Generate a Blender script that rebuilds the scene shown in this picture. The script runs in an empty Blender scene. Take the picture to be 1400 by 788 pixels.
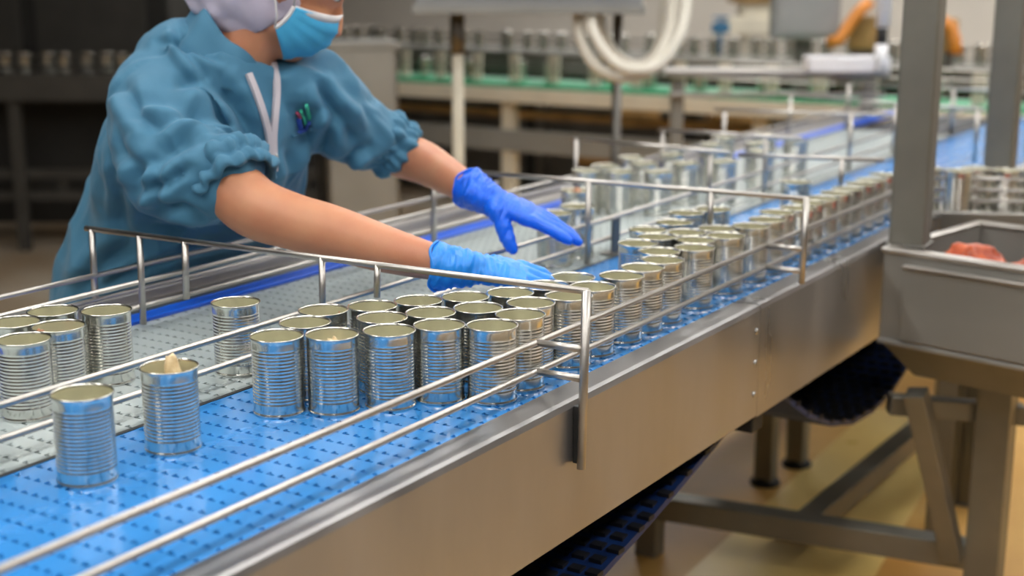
import bpy, bmesh, math, random
from mathutils import Vector, Matrix, noise
from mathutils.bvhtree import BVHTree
R = random.Random(7)
scene = bpy.context.scene
COL = scene.collection

# ------------------------------------------------------------------ camera
F_PX = 1900.0
PITCH = math.atan(436.0 / F_PX)
YAW = math.atan((1240.0 / F_PX) * math.cos(PITCH))
CAM = Vector((0, 0, 1.5))
FW = Vector((math.cos(YAW) * math.cos(PITCH), math.sin(YAW) * math.cos(PITCH), -math.sin(PITCH)))
RT = Vector((math.sin(YAW), -math.cos(YAW), 0))
UP = RT.cross(FW)
AWAY = Vector((math.cos(YAW), math.sin(YAW), 0))
cam_d = bpy.data.cameras.new('camera')
cam_d.sensor_width = 36.0
cam_d.lens = 36.0 * F_PX / 1400.0
cam_d.dof.use_dof = True
cam_d.dof.focus_distance = 2.03
cam_d.dof.aperture_fstop = 2.6
cam_d.clip_end = 60
cam = bpy.data.objects.new('camera', cam_d)
COL.objects.link(cam)
cam.matrix_world = Matrix(((RT.x, UP.x, -FW.x, CAM.x), (RT.y, UP.y, -FW.y, CAM.y), (RT.z, UP.z, -FW.z, CAM.z), (0, 0, 0, 1)))
scene.camera = cam

def ray(x, y): return FW + RT * ((x - 700) / F_PX) + UP * ((394 - y) / F_PX)
def uz(x, y, z): r = ray(x, y); return CAM + r * ((z - CAM.z) / r.z)      # point at height z
def ud(x, y, d): return CAM + ray(x, y) * d                               # point at distance d

# ------------------------------------------------------------------ world, exposure
w = bpy.data.worlds.new('world'); scene.world = w
w.use_nodes = True
w.node_tree.nodes['Background'].inputs[0].default_value = (0.80, 0.86, 1.0, 1)
w.node_tree.nodes['Background'].inputs[1].default_value = 0.25
scene.view_settings.view_transform = 'Standard'
scene.view_settings.look = 'None'
scene.view_settings.gamma = 1.0
scene.view_settings.use_curve_mapping = False
scene.view_settings.exposure = 0.0
LAMP_STRENGTH = 17.5

# ------------------------------------------------------------------ materials
def s2l(c):
    return tuple((v / 255 / 12.92 if v / 255 <= 0.04045 else ((v / 255 + 0.055) / 1.055) ** 2.4) for v in c)
MATS = {}
def mat(name, rgb, rough=0.5, metal=0.0, var=0.0, scale=8.0, bump=0.0, bscale=60.0, stretch=None, rvar=0.0, coat=0.0, emis=0.0, rgb2=None, spec=None, trans=0.0, sss=0.0, sheen=0.0):
    m = bpy.data.materials.new(name); m.use_nodes = True
    nt = m.node_tree; N = nt.nodes; L = nt.links
    b = N['Principled BSDF']
    c = s2l(rgb)
    b.inputs['Base Color'].default_value = (*c, 1)
    b.inputs['Roughness'].default_value = rough
    b.inputs['Metallic'].default_value = metal
    if spec is not None: b.inputs['Specular IOR Level'].default_value = spec
    if coat: b.inputs['Coat Weight'].default_value = coat; b.inputs['Coat Roughness'].default_value = 0.08
    if trans: b.inputs['Transmission Weight'].default_value = trans
    if sss:
        b.inputs['Subsurface Weight'].default_value = sss
        b.inputs['Subsurface Radius'].default_value = (0.012, 0.004, 0.002)
        b.inputs['Subsurface Scale'].default_value = 1.0
    if sheen: b.inputs['Sheen Weight'].default_value = sheen
    if emis:
        b.inputs['Emission Color'].default_value = (*c, 1); b.inputs['Emission Strength'].default_value = emis
    if var or bump or rvar:
        tc = N.new('ShaderNodeTexCoord'); mp = N.new('ShaderNodeMapping')
        L.new(tc.outputs['Object'], mp.inputs[0])
        if stretch: mp.inputs['Scale'].default_value = stretch
        nz = N.new('ShaderNodeTexNoise'); nz.inputs['Scale'].default_value = scale; nz.inputs['Detail'].default_value = 5
        L.new(mp.outputs[0], nz.inputs['Vector'])
        if var:
            cr = N.new('ShaderNodeValToRGB')
            lo = s2l(rgb2) if rgb2 else tuple(v * (1 - var) for v in c)
            hi = c if rgb2 else tuple(min(1, v * (1 + var * .6)) for v in c)
            cr.color_ramp.elements[0].color = (*lo, 1); cr.color_ramp.elements[0].position = 0.35
            cr.color_ramp.elements[1].color = (*hi, 1); cr.color_ramp.elements[1].position = 0.68
            L.new(nz.outputs['Fac'], cr.inputs[0]); L.new(cr.outputs[0], b.inputs['Base Color'])
        if rvar:
            mr = N.new('ShaderNodeMapRange')
            mr.inputs[3].default_value = max(0.02, rough - rvar); mr.inputs[4].default_value = min(1, rough + rvar)
            mr.inputs[1].default_value = 0.3; mr.inputs[2].default_value = 0.7
            L.new(nz.outputs['Fac'], mr.inputs[0]); L.new(mr.outputs[0], b.inputs['Roughness'])
        if bump:
            n2 = N.new('ShaderNodeTexNoise'); n2.inputs['Scale'].default_value = bscale; n2.inputs['Detail'].default_value = 4
            L.new(mp.outputs[0], n2.inputs['Vector'])
            bp = N.new('ShaderNodeBump'); bp.inputs['Strength'].default_value = bump; bp.inputs['Distance'].default_value = 0.004
            L.new(n2.outputs['Fac'], bp.inputs['Height']); L.new(bp.outputs[0], b.inputs['Normal'])
    MATS[name] = m
    return m
mat('tin', (226, 225, 218), .19, 1.0, var=.06, scale=30, rvar=.04)
mat('tin_rim', (216, 214, 204), .25, 1.0)
mat('lacquer', (196, 192, 160), .32, 0.35, var=.10, scale=20)
mat('belt_blue', (54, 138, 212), .24, 0, var=.08, scale=6, rvar=.08, bump=.04, bscale=180, coat=.4)
mat('belt_dark', (8, 12, 24), .6)
mat('belt_blue_shaded', (14, 46, 100), .5, 0, var=.25, scale=25)  # same blue belt, with the shade under the conveyor put into its colour
mat('belt_grey', (168, 178, 178), .30, 0, var=.12, scale=9, rvar=.1, coat=.2)
mat('blue_guide', (16, 96, 226), .35, 0)
mat('steel', (184, 181, 176), .36, 1.0, var=.10, scale=4, rvar=.07, stretch=(.4, 3, 3))
mat('bin_steel', (160, 158, 152), .42, .6, var=.08, scale=4, rvar=.06, stretch=(.5, 2, 2))
mat('steel_panel', (172, 170, 170), .36, .88, var=.13, scale=3.2, rvar=.09, stretch=(2.2, 2, .6))
mat('steel_dark', (120, 117, 112), .45, 1.0, var=.15, scale=6, rvar=.1)
mat('rod', (190, 185, 179), .38, 1.0, var=.08, scale=14, rvar=.06)
mat('painted_grey', (140, 138, 132), .5, 0, var=.08, scale=6)
mat('tube_frame', (134, 131, 122), .45, .6, var=.12, scale=6)
mat('floor', (176, 164, 146), .36, 0, var=.5, scale=1.3, rvar=.12, rgb2=(150, 124, 92), coat=.1)
mat('floor_yellow', (232, 188, 108), .46, 0, var=.5, scale=1.4, rvar=.10, rgb2=(204, 150, 76))
mat('stripe', (246, 216, 138), .36, 0, var=.25, scale=3, rvar=.1, rgb2=(236, 200, 118))
mat('wall', (222, 216, 206), .7, 0, var=.05, scale=2)
mat('wall_grey', (120, 118, 114), .7, 0, var=.05, scale=2)
mat('wall_dark', (64, 60, 52), .8, 0, var=.2, scale=2)
mat('ceiling', (128, 128, 126), .8)  # unseen; grey tone set to cut bounce and deepen reflections in the rods
mat('lamp', (252, 251, 248), .5, emis=LAMP_STRENGTH)
mat('lamp_house', (226, 226, 222), .5)
mat('smock', (62, 118, 148), .72, 0, var=.08, scale=5, bump=.10, bscale=900, sheen=.1)
mat('skin', (204, 146, 110), .48, 0, var=.14, scale=9, sss=.12, bump=.03, bscale=400, rgb2=(190, 124, 92))
mat('glove_near', (34, 140, 236), .38, 0, var=.1, scale=30, bump=.25, bscale=70, sss=.05)
mat('glove_far', (10, 104, 238), .40, 0, var=.1, scale=30, bump=.2, bscale=70, sss=.05)
mat('hood', (214, 204, 222), .8, 0, var=.06, scale=8, bump=.1, bscale=300)
mat('mask', (74, 178, 226), .8, 0, var=.06, scale=30, bump=.1, bscale=300)
mat('white_cloth', (226, 222, 222), .75)
mat('zip_tape', (198, 190, 196), .6)
mat('zip_metal', (190, 186, 182), .3, .9)
mat('logo_green', (48, 170, 140), .7)
mat('logo_red', (150, 60, 90), .7)
mat('logo_blue', (36, 70, 160), .7)
mat('trouser', (58, 96, 128), .8)
mat('boot', (222, 222, 216), .4)
mat('eye_white', (235, 232, 226), .2)
mat('eye_dark', (32, 20, 14), .2)
mat('brow', (36, 26, 22), .8)
mat('lip', (168, 92, 82), .5)
mat('food', (226, 206, 164), .45, 0, var=.3, scale=60, bump=.4, bscale=120, rgb2=(190, 160, 112))
mat('food_brown', (176, 120, 84), .5, 0, var=.3, scale=60, bump=.4, bscale=120)
mat('meat', (208, 92, 28), .4, 0, var=.4, scale=30, bump=.5, bscale=80, rgb2=(150, 52, 18), coat=.1)
mat('meat_dark', (112, 30, 24), .4, 0, var=.4, scale=30, bump=.5, bscale=80)
mat('belt_green', (42, 150, 104), .5, 0, var=.1)
mat('cream', (214, 206, 186), .5, 0, var=.06)
mat('hose', (220, 214, 200), .45)
mat('black', (24, 24, 24), .6)
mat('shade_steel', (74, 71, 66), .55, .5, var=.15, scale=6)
mat('dark_machine', (44, 42, 38), .7, .2, var=.3, scale=4)
mat('box_grey', (150, 150, 150), .5, .2, var=.06)
mat('orange', (206, 128, 44), .5, 0, var=.1)
mat('white', (240, 238, 240), .4)
mat('blue_part', (52, 110, 150), .5)
mat('brown_pack', (150, 118, 70), .7, 0, var=.3, scale=10)
mat('red_strip', (150, 40, 52), .5)

# ------------------------------------------------------------------ mesh helpers
def link(name, me, material=None, parent=None, smooth=False):
    o = bpy.data.objects.new(name, me); COL.objects.link(o)
    if material is not None and len(me.materials) == 0:
        me.materials.append(MATS[material])
    if smooth:
        me.polygons.foreach_set('use_smooth', [True] * len(me.polygons))
    if parent is not None: o.parent = parent
    return o
def tag(o, label, cat, group=None, kind=None):
    if label: o['label'] = label
    if cat: o['category'] = cat
    if group: o['group'] = group
    if kind: o['kind'] = kind
    return o
def empty(name, loc, label, cat, group=None, rz=0):
    o = bpy.data.objects.new(name, None); COL.objects.link(o); o.location = loc; o.rotation_euler = (0, 0, rz)
    o.empty_display_size = .05
    return tag(o, label, cat, group)
def from_bm(name, bm, material, parent=None, smooth=False):
    bmesh.ops.recalc_face_normals(bm, faces=bm.faces)
    me = bpy.data.meshes.new(name); bm.to_mesh(me); bm.free()
    return link(name, me, material, parent, smooth)
def add_box(bm, c, s, rz=0, mtx=None, bev=0):
    M = mtx if mtx is not None else Matrix.Translation(c) @ Matrix.Rotation(rz, 4, 'Z')
    M = M @ Matrix.Diagonal((*s, 1))
    r = bmesh.ops.create_cube(bm, size=1.0, matrix=M)
    if bev:
        es = list({e for v in r['verts'] for e in v.link_edges})
        bmesh.ops.bevel(bm, geom=es, offset=bev, segments=2, affect='EDGES', profile=.5)
def box(name, c, s, material, parent=None, rz=0, bev=0.003):
    """box of size s centred on c in the parent's frame"""
    bm = bmesh.new(); add_box(bm, c, s, rz, bev=bev)
    return from_bm(name, bm, material, parent)
def add_bar(bm, a, b, wdt, hgt=None, bev=0):
    """square tube from a to b"""
    a = Vector(a); b = Vector(b); d = b - a; L_ = d.length; z = d.normalized()
    ref = Vector((0, 0, 1)) if abs(z.z) < .9 else Vector((1, 0, 0))
    x = ref.cross(z).normalized(); y = z.cross(x)
    M = Matrix(((x.x, y.x, z.x, 0), (x.y, y.y, z.y, 0), (x.z, y.z, z.z, 0), (0, 0, 0, 1)))
    M = Matrix.Translation((a + b) / 2) @ M
    add_box(bm, None, (wdt, hgt or wdt, L_), mtx=M, bev=bev)
def add_tube(bm, pts, rad, n=12, cap=True, side=None):
    """round or elliptical tube along pts. rad: number, list of numbers or list of (a,b); side: hint for the first axis"""
    pts = [Vector(p) for p in pts]
    m = len(pts)
    if not isinstance(rad, (list, tuple)): rad = [rad] * m
    rings = []
    prev = None
    for i, p in enumerate(pts):
        t = (pts[min(i + 1, m - 1)] - pts[max(i - 1, 0)]).normalized()
        if side is not None:
            s = Vector(side[i] if isinstance(side, list) else side)
            s = (s - t * s.dot(t)).normalized()
        elif prev is None:
            ref = Vector((0, 0, 1)) if abs(t.z) < .9 else Vector((1, 0, 0))
            s = ref.cross(t).normalized()
        else:
            s = (prev - t * prev.dot(t)).normalized()
        prev = s
        q = t.cross(s)
        r = rad[i]; a, b = (r if isinstance(r, (tuple, list)) else (r, r))
        rings.append([bm.verts.new(p + s * (a * math.cos(2 * math.pi * k / n)) + q * (b * math.sin(2 * math.pi * k / n))) for k in range(n)])
    for i in range(m - 1):
        for k in range(n):
            bm.faces.new((rings[i][k], rings[i][(k + 1) % n], rings[i + 1][(k + 1) % n], rings[i + 1][k]))
    if cap:
        bm.faces.new(list(reversed(rings[0]))); bm.faces.new(rings[-1])
    return rings
def tube(name, pts, rad, material, parent=None, n=12, cap=True):
    bm = bmesh.new(); add_tube(bm, pts, rad, n, cap)
    return from_bm(name, bm, material, parent, True)
def add_lathe(bm, prof, n=40):
    rings = []
    for (r, z) in prof:
        if r < 1e-6: rings.append([bm.verts.new((0, 0, z))])
        else: rings.append([bm.verts.new((r * math.cos(2 * math.pi * k / n), r * math.sin(2 * math.pi * k / n), z)) for k in range(n)])
    for a, b in zip(rings, rings[1:]):
        for k in range(n):
            k2 = (k + 1) % n
            if len(a) == 1: bm.faces.new((a[0], b[k2], b[k]))
            elif len(b) == 1: bm.faces.new((a[k], a[k2], b[0]))
            else: bm.faces.new((a[k], a[k2], b[k2], b[k]))
def add_ball(bm, c, r, axes=None, n=20):
    """ellipsoid; axes = (ex, ey, ez) unit vectors"""
    M = Matrix.Translation(c)
    if axes:
        ex, ey, ez = axes
        M = M @ Matrix(((ex.x, ey.x, ez.x, 0), (ex.y, ey.y, ez.y, 0), (ex.z, ey.z, ez.z, 0), (0, 0, 0, 1)))
    rr = r if isinstance(r, (tuple, list)) else (r, r, r)
    bmesh.ops.create_uvsphere(bm, u_segments=n, v_segments=n // 2, radius=1, matrix=M @ Matrix.Diagonal((*rr, 1)))
def fuse(bm, voxel, smooth=4, sf=.5):
    """melt overlapping closed shapes into one continuous surface; returns a mesh"""
    bmesh.ops.recalc_face_normals(bm, faces=bm.faces)
    me = bpy.data.meshes.new('tmp'); bm.to_mesh(me); bm.free()
    o = bpy.data.objects.new('tmp', me); COL.objects.link(o)
    md = o.modifiers.new('r', 'REMESH'); md.mode = 'VOXEL'; md.voxel_size = voxel
    if smooth:
        sm = o.modifiers.new('s', 'SMOOTH'); sm.factor = sf; sm.iterations = smooth
    dg = bpy.context.evaluated_depsgraph_get()
    out = bpy.data.meshes.new_from_object(o.evaluated_get(dg))
    bpy.data.objects.remove(o); bpy.data.meshes.remove(me)
    return out
def struct(o, label=None):
    o['kind'] = 'structure'
    if label: o['label'] = label
    return o
BZ = 0.90          # belt surface height

# ================================================================== THE ROOM
X0, X1, Y0, Y1, ZC = -4.0, 13.0, -5.0, 12.5, 4.2
struct(box('floor', ((X0 + X1) / 2, (Y0 + Y1) / 2, -.05), (X1 - X0, Y1 - Y0, .1), 'floor', bev=0), 'wet tan factory floor with brown patches')
struct(box('ceiling', ((X0 + X1) / 2, (Y0 + Y1) / 2, ZC + .05), (X1 - X0, Y1 - Y0, .1), 'ceiling', bev=0), 'plain grey factory ceiling')
struct(box('wall_back', (X1 + .05, (Y0 + Y1) / 2, ZC / 2), (.1, Y1 - Y0, ZC), 'wall', bev=0), 'pale beige far wall behind the machines')
struct(box('wall_left', ((X0 + X1) / 2, Y1 + .05, ZC / 2), (X1 - X0, .1, ZC), 'wall_dark', bev=0), 'dark wall behind the worker')
struct(box('wall_right', ((X0 + X1) / 2, Y0 - .05, ZC / 2), (X1 - X0, .1, ZC), 'wall_grey', bev=0), 'grey wall on the near side')
struct(box('wall_front', (X0 - .05, (Y0 + Y1) / 2, ZC / 2), (.1, Y1 - Y0, ZC), 'wall_grey', bev=0), 'grey wall at the near end')
bm = bmesh.new()
ol = [(1.8, -.1), (4.6, -.1), (3.4, -1.5), (3.4, -3.6), (7.6, -3.6), (7.6, 4.0), (1.8, 4.0)]  # near arm, out of view, is laid out so the cans reflect its orange
lo_ = [bm.verts.new((x, y, .0002)) for x, y in ol]; hi_ = [bm.verts.new((x, y, .002)) for x, y in ol]
bm.faces.new(hi_)
for k in range(7): bm.faces.new((lo_[k], lo_[(k + 1) % 7], hi_[(k + 1) % 7], hi_[k]))
cz = from_bm('floor_coating', bm, 'floor_yellow')
tag(cz, 'ochre yellow coated floor area under and beyond the conveyor', 'floor coating')
# painted lighter walkway stripe on the floor
bm = bmesh.new()
a, b, c, d = uz(925, 800, 0), uz(1190, 560, 0), uz(1330, 560, 0), uz(1190, 800, 0)
vs = [bm.verts.new((p.x, p.y, z)) for z in (.0021, .004) for p in (a, b, c, d)]
for f in ((3, 2, 1, 0), (4, 5, 6, 7), (0, 1, 5, 4), (1, 2, 6, 5), (2, 3, 7, 6), (3, 0, 4, 7)): bm.faces.new([vs[i] for i in f])
tag(from_bm('walkway_stripe', bm, 'stripe'), 'pale yellow painted band on the floor under the steel bin stand', 'floor marking')
# ceiling lamps
for (x, y) in [(x, y) for x in (-1.6, .8, 3.2, 5.6, 8.0, 10.4) for y in (-1.4, .6, 2.6)] + [(8.0, 4.6), (10.4, 4.6), (10.4, 6.6)]:
    lp = empty('ceiling_lamp', (x, y, ZC - .9), 'long white fluorescent ceiling lamp hanging over the conveyor hall', 'lamp', 'ceiling lamps')
    box('housing', (0, 0, .06), (1.7, .42, .06), 'lamp_house', lp)
    box('diffuser', (0, 0, .015), (1.62, .36, .03), 'lamp', lp, bev=0)
    for sx in (-.6, .6): tube('hanger', [(sx, 0, .09), (sx, 0, .9)], .006, 'lamp_house', lp, 6)

# ================================================================== MAIN CONVEYOR
YF, YI, YD, YB, YE = .935, .988, 1.378, 1.80, 1.93     # front edge, belt, divider, guide strip, far edge
XA, XB, XE = .35, 2.315, 3.33
conv = empty('belt_conveyor', (0, 0, 0), 'long stainless conveyor with blue front belt running away to the right', 'conveyor')
def side_panel(name, xa, xb, zb_a, zb_b, y):
    """folded sheet: top flange with rounded lip, tall outer face, returned lower edge"""
    bm = bmesh.new()
    rows = []
    for x, zb in ((xa, zb_a), (xb, zb_b)):
        pr = [(YI, BZ - .006), (YI, BZ + .004), (y + .010, BZ + .006), (y + .003, BZ + .004), (y, BZ - .004), (y, zb), (y + .02, zb - .004), (y + .02, zb + .012), (y + .004, zb + .012), (y + .004, BZ - .012)]
        rows.append([bm.verts.new((x, p[0], p[1])) for p in pr])
    n = len(rows[0])
    for k in range(n): bm.faces.new((rows[0][k], rows[0][(k + 1) % n], rows[1][(k + 1) % n], rows[1][k]))
    bm.faces.new(rows[0]); bm.faces.new(list(reversed(rows[1])))
    return from_bm(name, bm, 'steel_panel', conv)
side_panel('side_panel', XA, XB - .003, .712, .695, YF)
side_panel('side_panel', XB + .003, XE, .69, .682, YF + .002)
for z in (.86, .80, .74):
    bm = bmesh.new(); bmesh.ops.create_uvsphere(bm, u_segments=10, v_segments=6, radius=.006, matrix=Matrix.Translation((XB - .02, YF - .001, z)) @ Matrix.Diagonal((1, .5, 1, 1)))
    from_bm('bolt', bm, 'steel', conv, True)
box('seam_bracket', (XB + .03, YF + .03, .67), (.05, .04, .03), 'black', conv)
# far side panel and inner bed plates
box('far_side_panel', ((XA + 6.05) / 2, YE, .82), (6.05 - XA, .012, .20), 'steel_panel', conv)
box('far_flange', ((XA + 6.05) / 2, (1.845 + YE) / 2, BZ - .004), (6.05 - XA, YE - 1.845, .008), 'steel', conv)
box('bed_plate', ((XA + 6.05) / 2, (YI + YB) / 2, BZ - .022), (6.05 - XA, YB - YI, .012), 'belt_dark', conv)
box('divider_strip', ((XA + 6.05) / 2, YD + .0, BZ - .007), (6.05 - XA, .008, .016), 'black', conv, bev=0)
box('guide_strip', ((XA + 6.05) / 2, YB + .022, BZ - .001), (6.05 - XA, .044, .014), 'blue_guide', conv)
# the front conveyor beyond the bin goes on
box('front_flange', ((XE + 6.05) / 2, (YF + YI) / 2, BZ - .004), (6.05 - XE, YI - YF, .008), 'steel', conv)
box('front_panel', ((XE + 6.05) / 2, YF + .006, .80), (6.05 - XE, .012, .20), 'steel_panel', conv)
# belt modules: plates with a row of hinge slots along one edge
PITCHX = .0335
def module_mesh(name, wid, material):
    u = .018; n = int(round(wid / u)); u = wid / n
    bm = bmesh.new()
    # outline of the plate in (x,y): far edge straight, near edge with L-shaped hinge slots
    top = []
    for i in range(n):
        y0 = i * u
        top += [(0, y0), (0, y0 + .14 * u), (.0036, y0 + .14 * u), (.0036, y0 + .56 * u), (.0080, y0 + .56 * u), (.0080, y0 + .78 * u), (0, y0 + .78 * u)]
    top += [(0, wid), (PITCHX, wid), (PITCHX, 0)]
    vt = [bm.verts.new((x, y, 0)) for x, y in top]; vb = [bm.verts.new((x, y, -.006)) for x, y in top]
    bm.faces.new(vt)
    m = len(top)
    for k in range(m): bm.faces.new((vt[k], vb[k], vb[(k + 1) % m], vt[(k + 1) % m]))
    bmesh.ops.triangulate(bm, faces=[f for f in bm.faces if len(f.verts) > 4])
    bmesh.ops.recalc_face_normals(bm, faces=bm.faces)
    me = bpy.data.meshes.new(name); bm.to_mesh(me); bm.free(); me.materials.append(MATS[material])
    return me
def belt(name, wid, material, y, xa, xb, label):
    b = bpy.data.objects.new(name, None); COL.objects.link(b); b.parent = conv; b['label'] = label
    me = module_mesh('belt_module', wid, material)
    x = xa
    while x < xb:
        o = bpy.data.objects.new('belt_module', me); COL.objects.link(o); o.parent = b; o.location = (x, y, BZ); x += PITCHX
belt('front_belt', YD - .004 - YI, 'belt_blue', YI, .62, 6.0, 'blue slotted plastic belt')
belt('rear_belt', YB - YD - .004, 'belt_grey', YD + .004, .72, 5.2, 'pale grey slotted plastic belt')
# hanging return belts underneath
def sag(name, pts, wid, y):
    bm = bmesh.new()
    top = []
    for (x, z) in pts:
        top.append([bm.verts.new((x, y, z)), bm.verts.new((x, y + wid, z)), bm.verts.new((x, y + wid, z - .012)), bm.verts.new((x, y, z - .012))])
    for p, q in zip(top, top[1:]):
        for k in range(4): bm.faces.new((p[k], p[(k + 1) % 4], q[(k + 1) % 4], q[k]))
    bm.faces.new(top[0]); bm.faces.new(list(reversed(top[-1])))
    o = from_bm(name, bm, 'belt_blue_shaded', conv)
    # the raised ribs between the modules of the returning belt
    bm = bmesh.new()
    acc = 0
    for p, q in zip(pts, pts[1:]):
        L_ = math.dist(p, q); k = max(1, int(L_ / .0335))
        for i in range(k):
            t = i / k; x = p[0] + (q[0] - p[0]) * t; z = p[1] + (q[1] - p[1]) * t
            for j in range(12):
                add_box(bm, (x, y + wid * (j + .3 + .4 * (i % 2)) / 12, z + .001), (.020, wid / 12 * .72, .008))
    s = from_bm('hinge_ribs', bm, 'belt_dark', o); s['kind'] = 'stuff'
    return o
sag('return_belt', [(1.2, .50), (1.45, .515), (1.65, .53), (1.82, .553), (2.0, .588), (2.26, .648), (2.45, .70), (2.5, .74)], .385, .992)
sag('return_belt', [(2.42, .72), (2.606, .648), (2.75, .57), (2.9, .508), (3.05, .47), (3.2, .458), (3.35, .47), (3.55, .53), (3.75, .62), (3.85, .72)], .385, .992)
# legs of the conveyor (square tube with foot)
def conv_leg(x, y, top=.70):
    bm = bmesh.new(); add_box(bm, (x, y, top / 2), (.055, .055, top), bev=.004)
    o = from_bm('leg', bm, 'tube_frame', conv)
    bm = bmesh.new(); add_lathe(bm, [(0, 0), (.045, 0), (.045, .012), (.02, .03), (0, .03)], 16)
    f = from_bm('foot', bm, 'black', o); f.location = (x, y, 0)
for q in ((1046, 662), (1089, 637)):
    p = uz(*q, 0); conv_leg(p.x, p.y, .70)
conv_leg(5.2, 1.02); conv_leg(5.2, 1.85); conv_leg(.7, 1.85); conv_leg(2.4, 1.85); conv_leg(.7, 1.02)
p0, p1 = uz(1046, 600, .2), uz(1089, 590, .2)
bm = bmesh.new(); add_bar(bm, (p0.x, p0.y, .66), (p0.x, 1.85, .66), .05); from_bm('cross_tube', bm, 'tube_frame', conv)

# ------------------------------------------------------------------ guide rails (each pair is a thing)
def rail_pair(y, xa, xb, label, xs, post_y, zlo=.80):
    g = empty('guide_rail', (0, 0, 0), label, 'guide rail', 'guide rails along the belts')
    for z in (.935, .978): tube('rod', [(xa, y, z), (xb, y, z)], .0047, 'rod', g, 12)
    for x in xs:
        for z in (.935, .978): tube('stub', [(x, y, z), (x - .01, post_y, z + .004)], .0052, 'rod', g, 10)
    return g
rail_pair(1.003, .35, 3.36, 'twin steel rods along the front edge of the blue belt, nearest the viewer', (1.643, 2.49), .925)
rail_pair(1.405, .35, 5.6, 'twin steel rods between the blue belt and the grey belt', (), 0)
rail_pair(1.782, .35, 5.6, 'twin steel rods along the blue guide strip before the worker', (), 0)
rail_pair(1.888, .35, 2.9, 'outermost twin steel rods at the worker side of the conveyor', (), 0)
# short uprights carrying the worker side rods
def gate(a, b, posts, label, rad=.0050, front=None):
    g = empty('guard_gate', (0, 0, 0), label, 'guard gate', 'cross bars over the conveyor')
    tube('cross_bar', [a, b], rad, 'rod', g, 12)
    for (p, zb, r) in posts: tube('upright', [p, (p[0] - .003, p[1], zb)], r, 'rod', g, 12)
    if front:
        p, zb = front
        tube('front_post', [(p[0], p[1], p[2] + .004), (p[0] - .012, p[1] - .002, zb)], .0064, 'rod', g, 14)
    return g
gate((1.645, .921, 1.063), (1.612, 1.905, 1.060),
     [((1.612, 1.89, 1.06), .93, .0058), ((1.616, 1.777, 1.06), .905, .0058), ((1.620, 1.674, 1.06), .962, .0058), ((1.629, 1.387, 1.063), .94, .0052), ((1.633, 1.281, 1.063), 1.012, .0052)],
     'nearest cross bar gate, running over the belts in front of the worker', front=((1.640, .921, 1.062), .808))
box('post_clamp', (1.634, .9285, .856), (.010, .011, .085), 'black', conv, bev=.001)
gate((2.497, .925, 1.076), (2.467, 1.90, 1.071),
     [((2.48, 1.39, 1.074), .90, .0062), ((2.49, 1.12, 1.074), .98, .0055), ((2.47, 1.775, 1.072), .90, .0062)],
     'second cross bar gate, just beyond the raised gloved hand', front=((2.492, .925, 1.075), .915))
gate((3.09, 1.345, 1.07), (3.13, 1.81, 1.07), [((3.125, 1.79, 1.07), .90, .006), ((3.10, 1.40, 1.07), .90, .006)], 'third cross bar, short bar over the far grey belt')
gate((3.16, .99, 1.07), (3.06, 1.31, 1.07), [((3.13, 1.08, 1.07), .98, .006)], 'short cross bar over the far blue belt beside the steel post')
gate((3.45, 1.30, 1.07), (3.44, 1.71, 1.07), [((3.445, 1.70, 1.07), .90, .006), ((3.45, 1.40, 1.07), .90, .006)], 'fourth cross bar, short bar further along the grey belt')
gate((4.15, 1.28, 1.07), (4.05, 1.82, 1.07), [((4.06, 1.79, 1.07), .90, .007), ((4.12, 1.40, 1.07), .90, .007)], 'fifth cross bar near the far end of the belts')
gate((4.50, 1.10, 1.07), (4.64, 1.84, 1.07), [((4.62, 1.79, 1.07), .90, .007), ((4.56, 1.40, 1.07), .90, .007), ((4.50, 1.12, 1.07), .90, .007)], 'sixth cross bar behind the steel posts')
gate((5.27, 1.02, 1.07), (5.22, 1.84, 1.07), [((5.22, 1.79, 1.07), .90, .008), ((5.25, 1.40, 1.07), .90, .008), ((5.27, 1.05, 1.07), .90, .008)], 'farthest cross bar over the belts')
# flat bracket plate on the lane divider beyond the raised hand
bp = empty('rail_bracket', (2.60, 1.39, .90), 'dark flat bracket between the rods beyond the raised hand', 'bracket')
box('plate', (0, 0, .035), (.035, .006, .09), 'steel_dark', bp); box('foot_plate', (0, .01, .003), (.05, .03, .006), 'steel_dark', bp)

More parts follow.
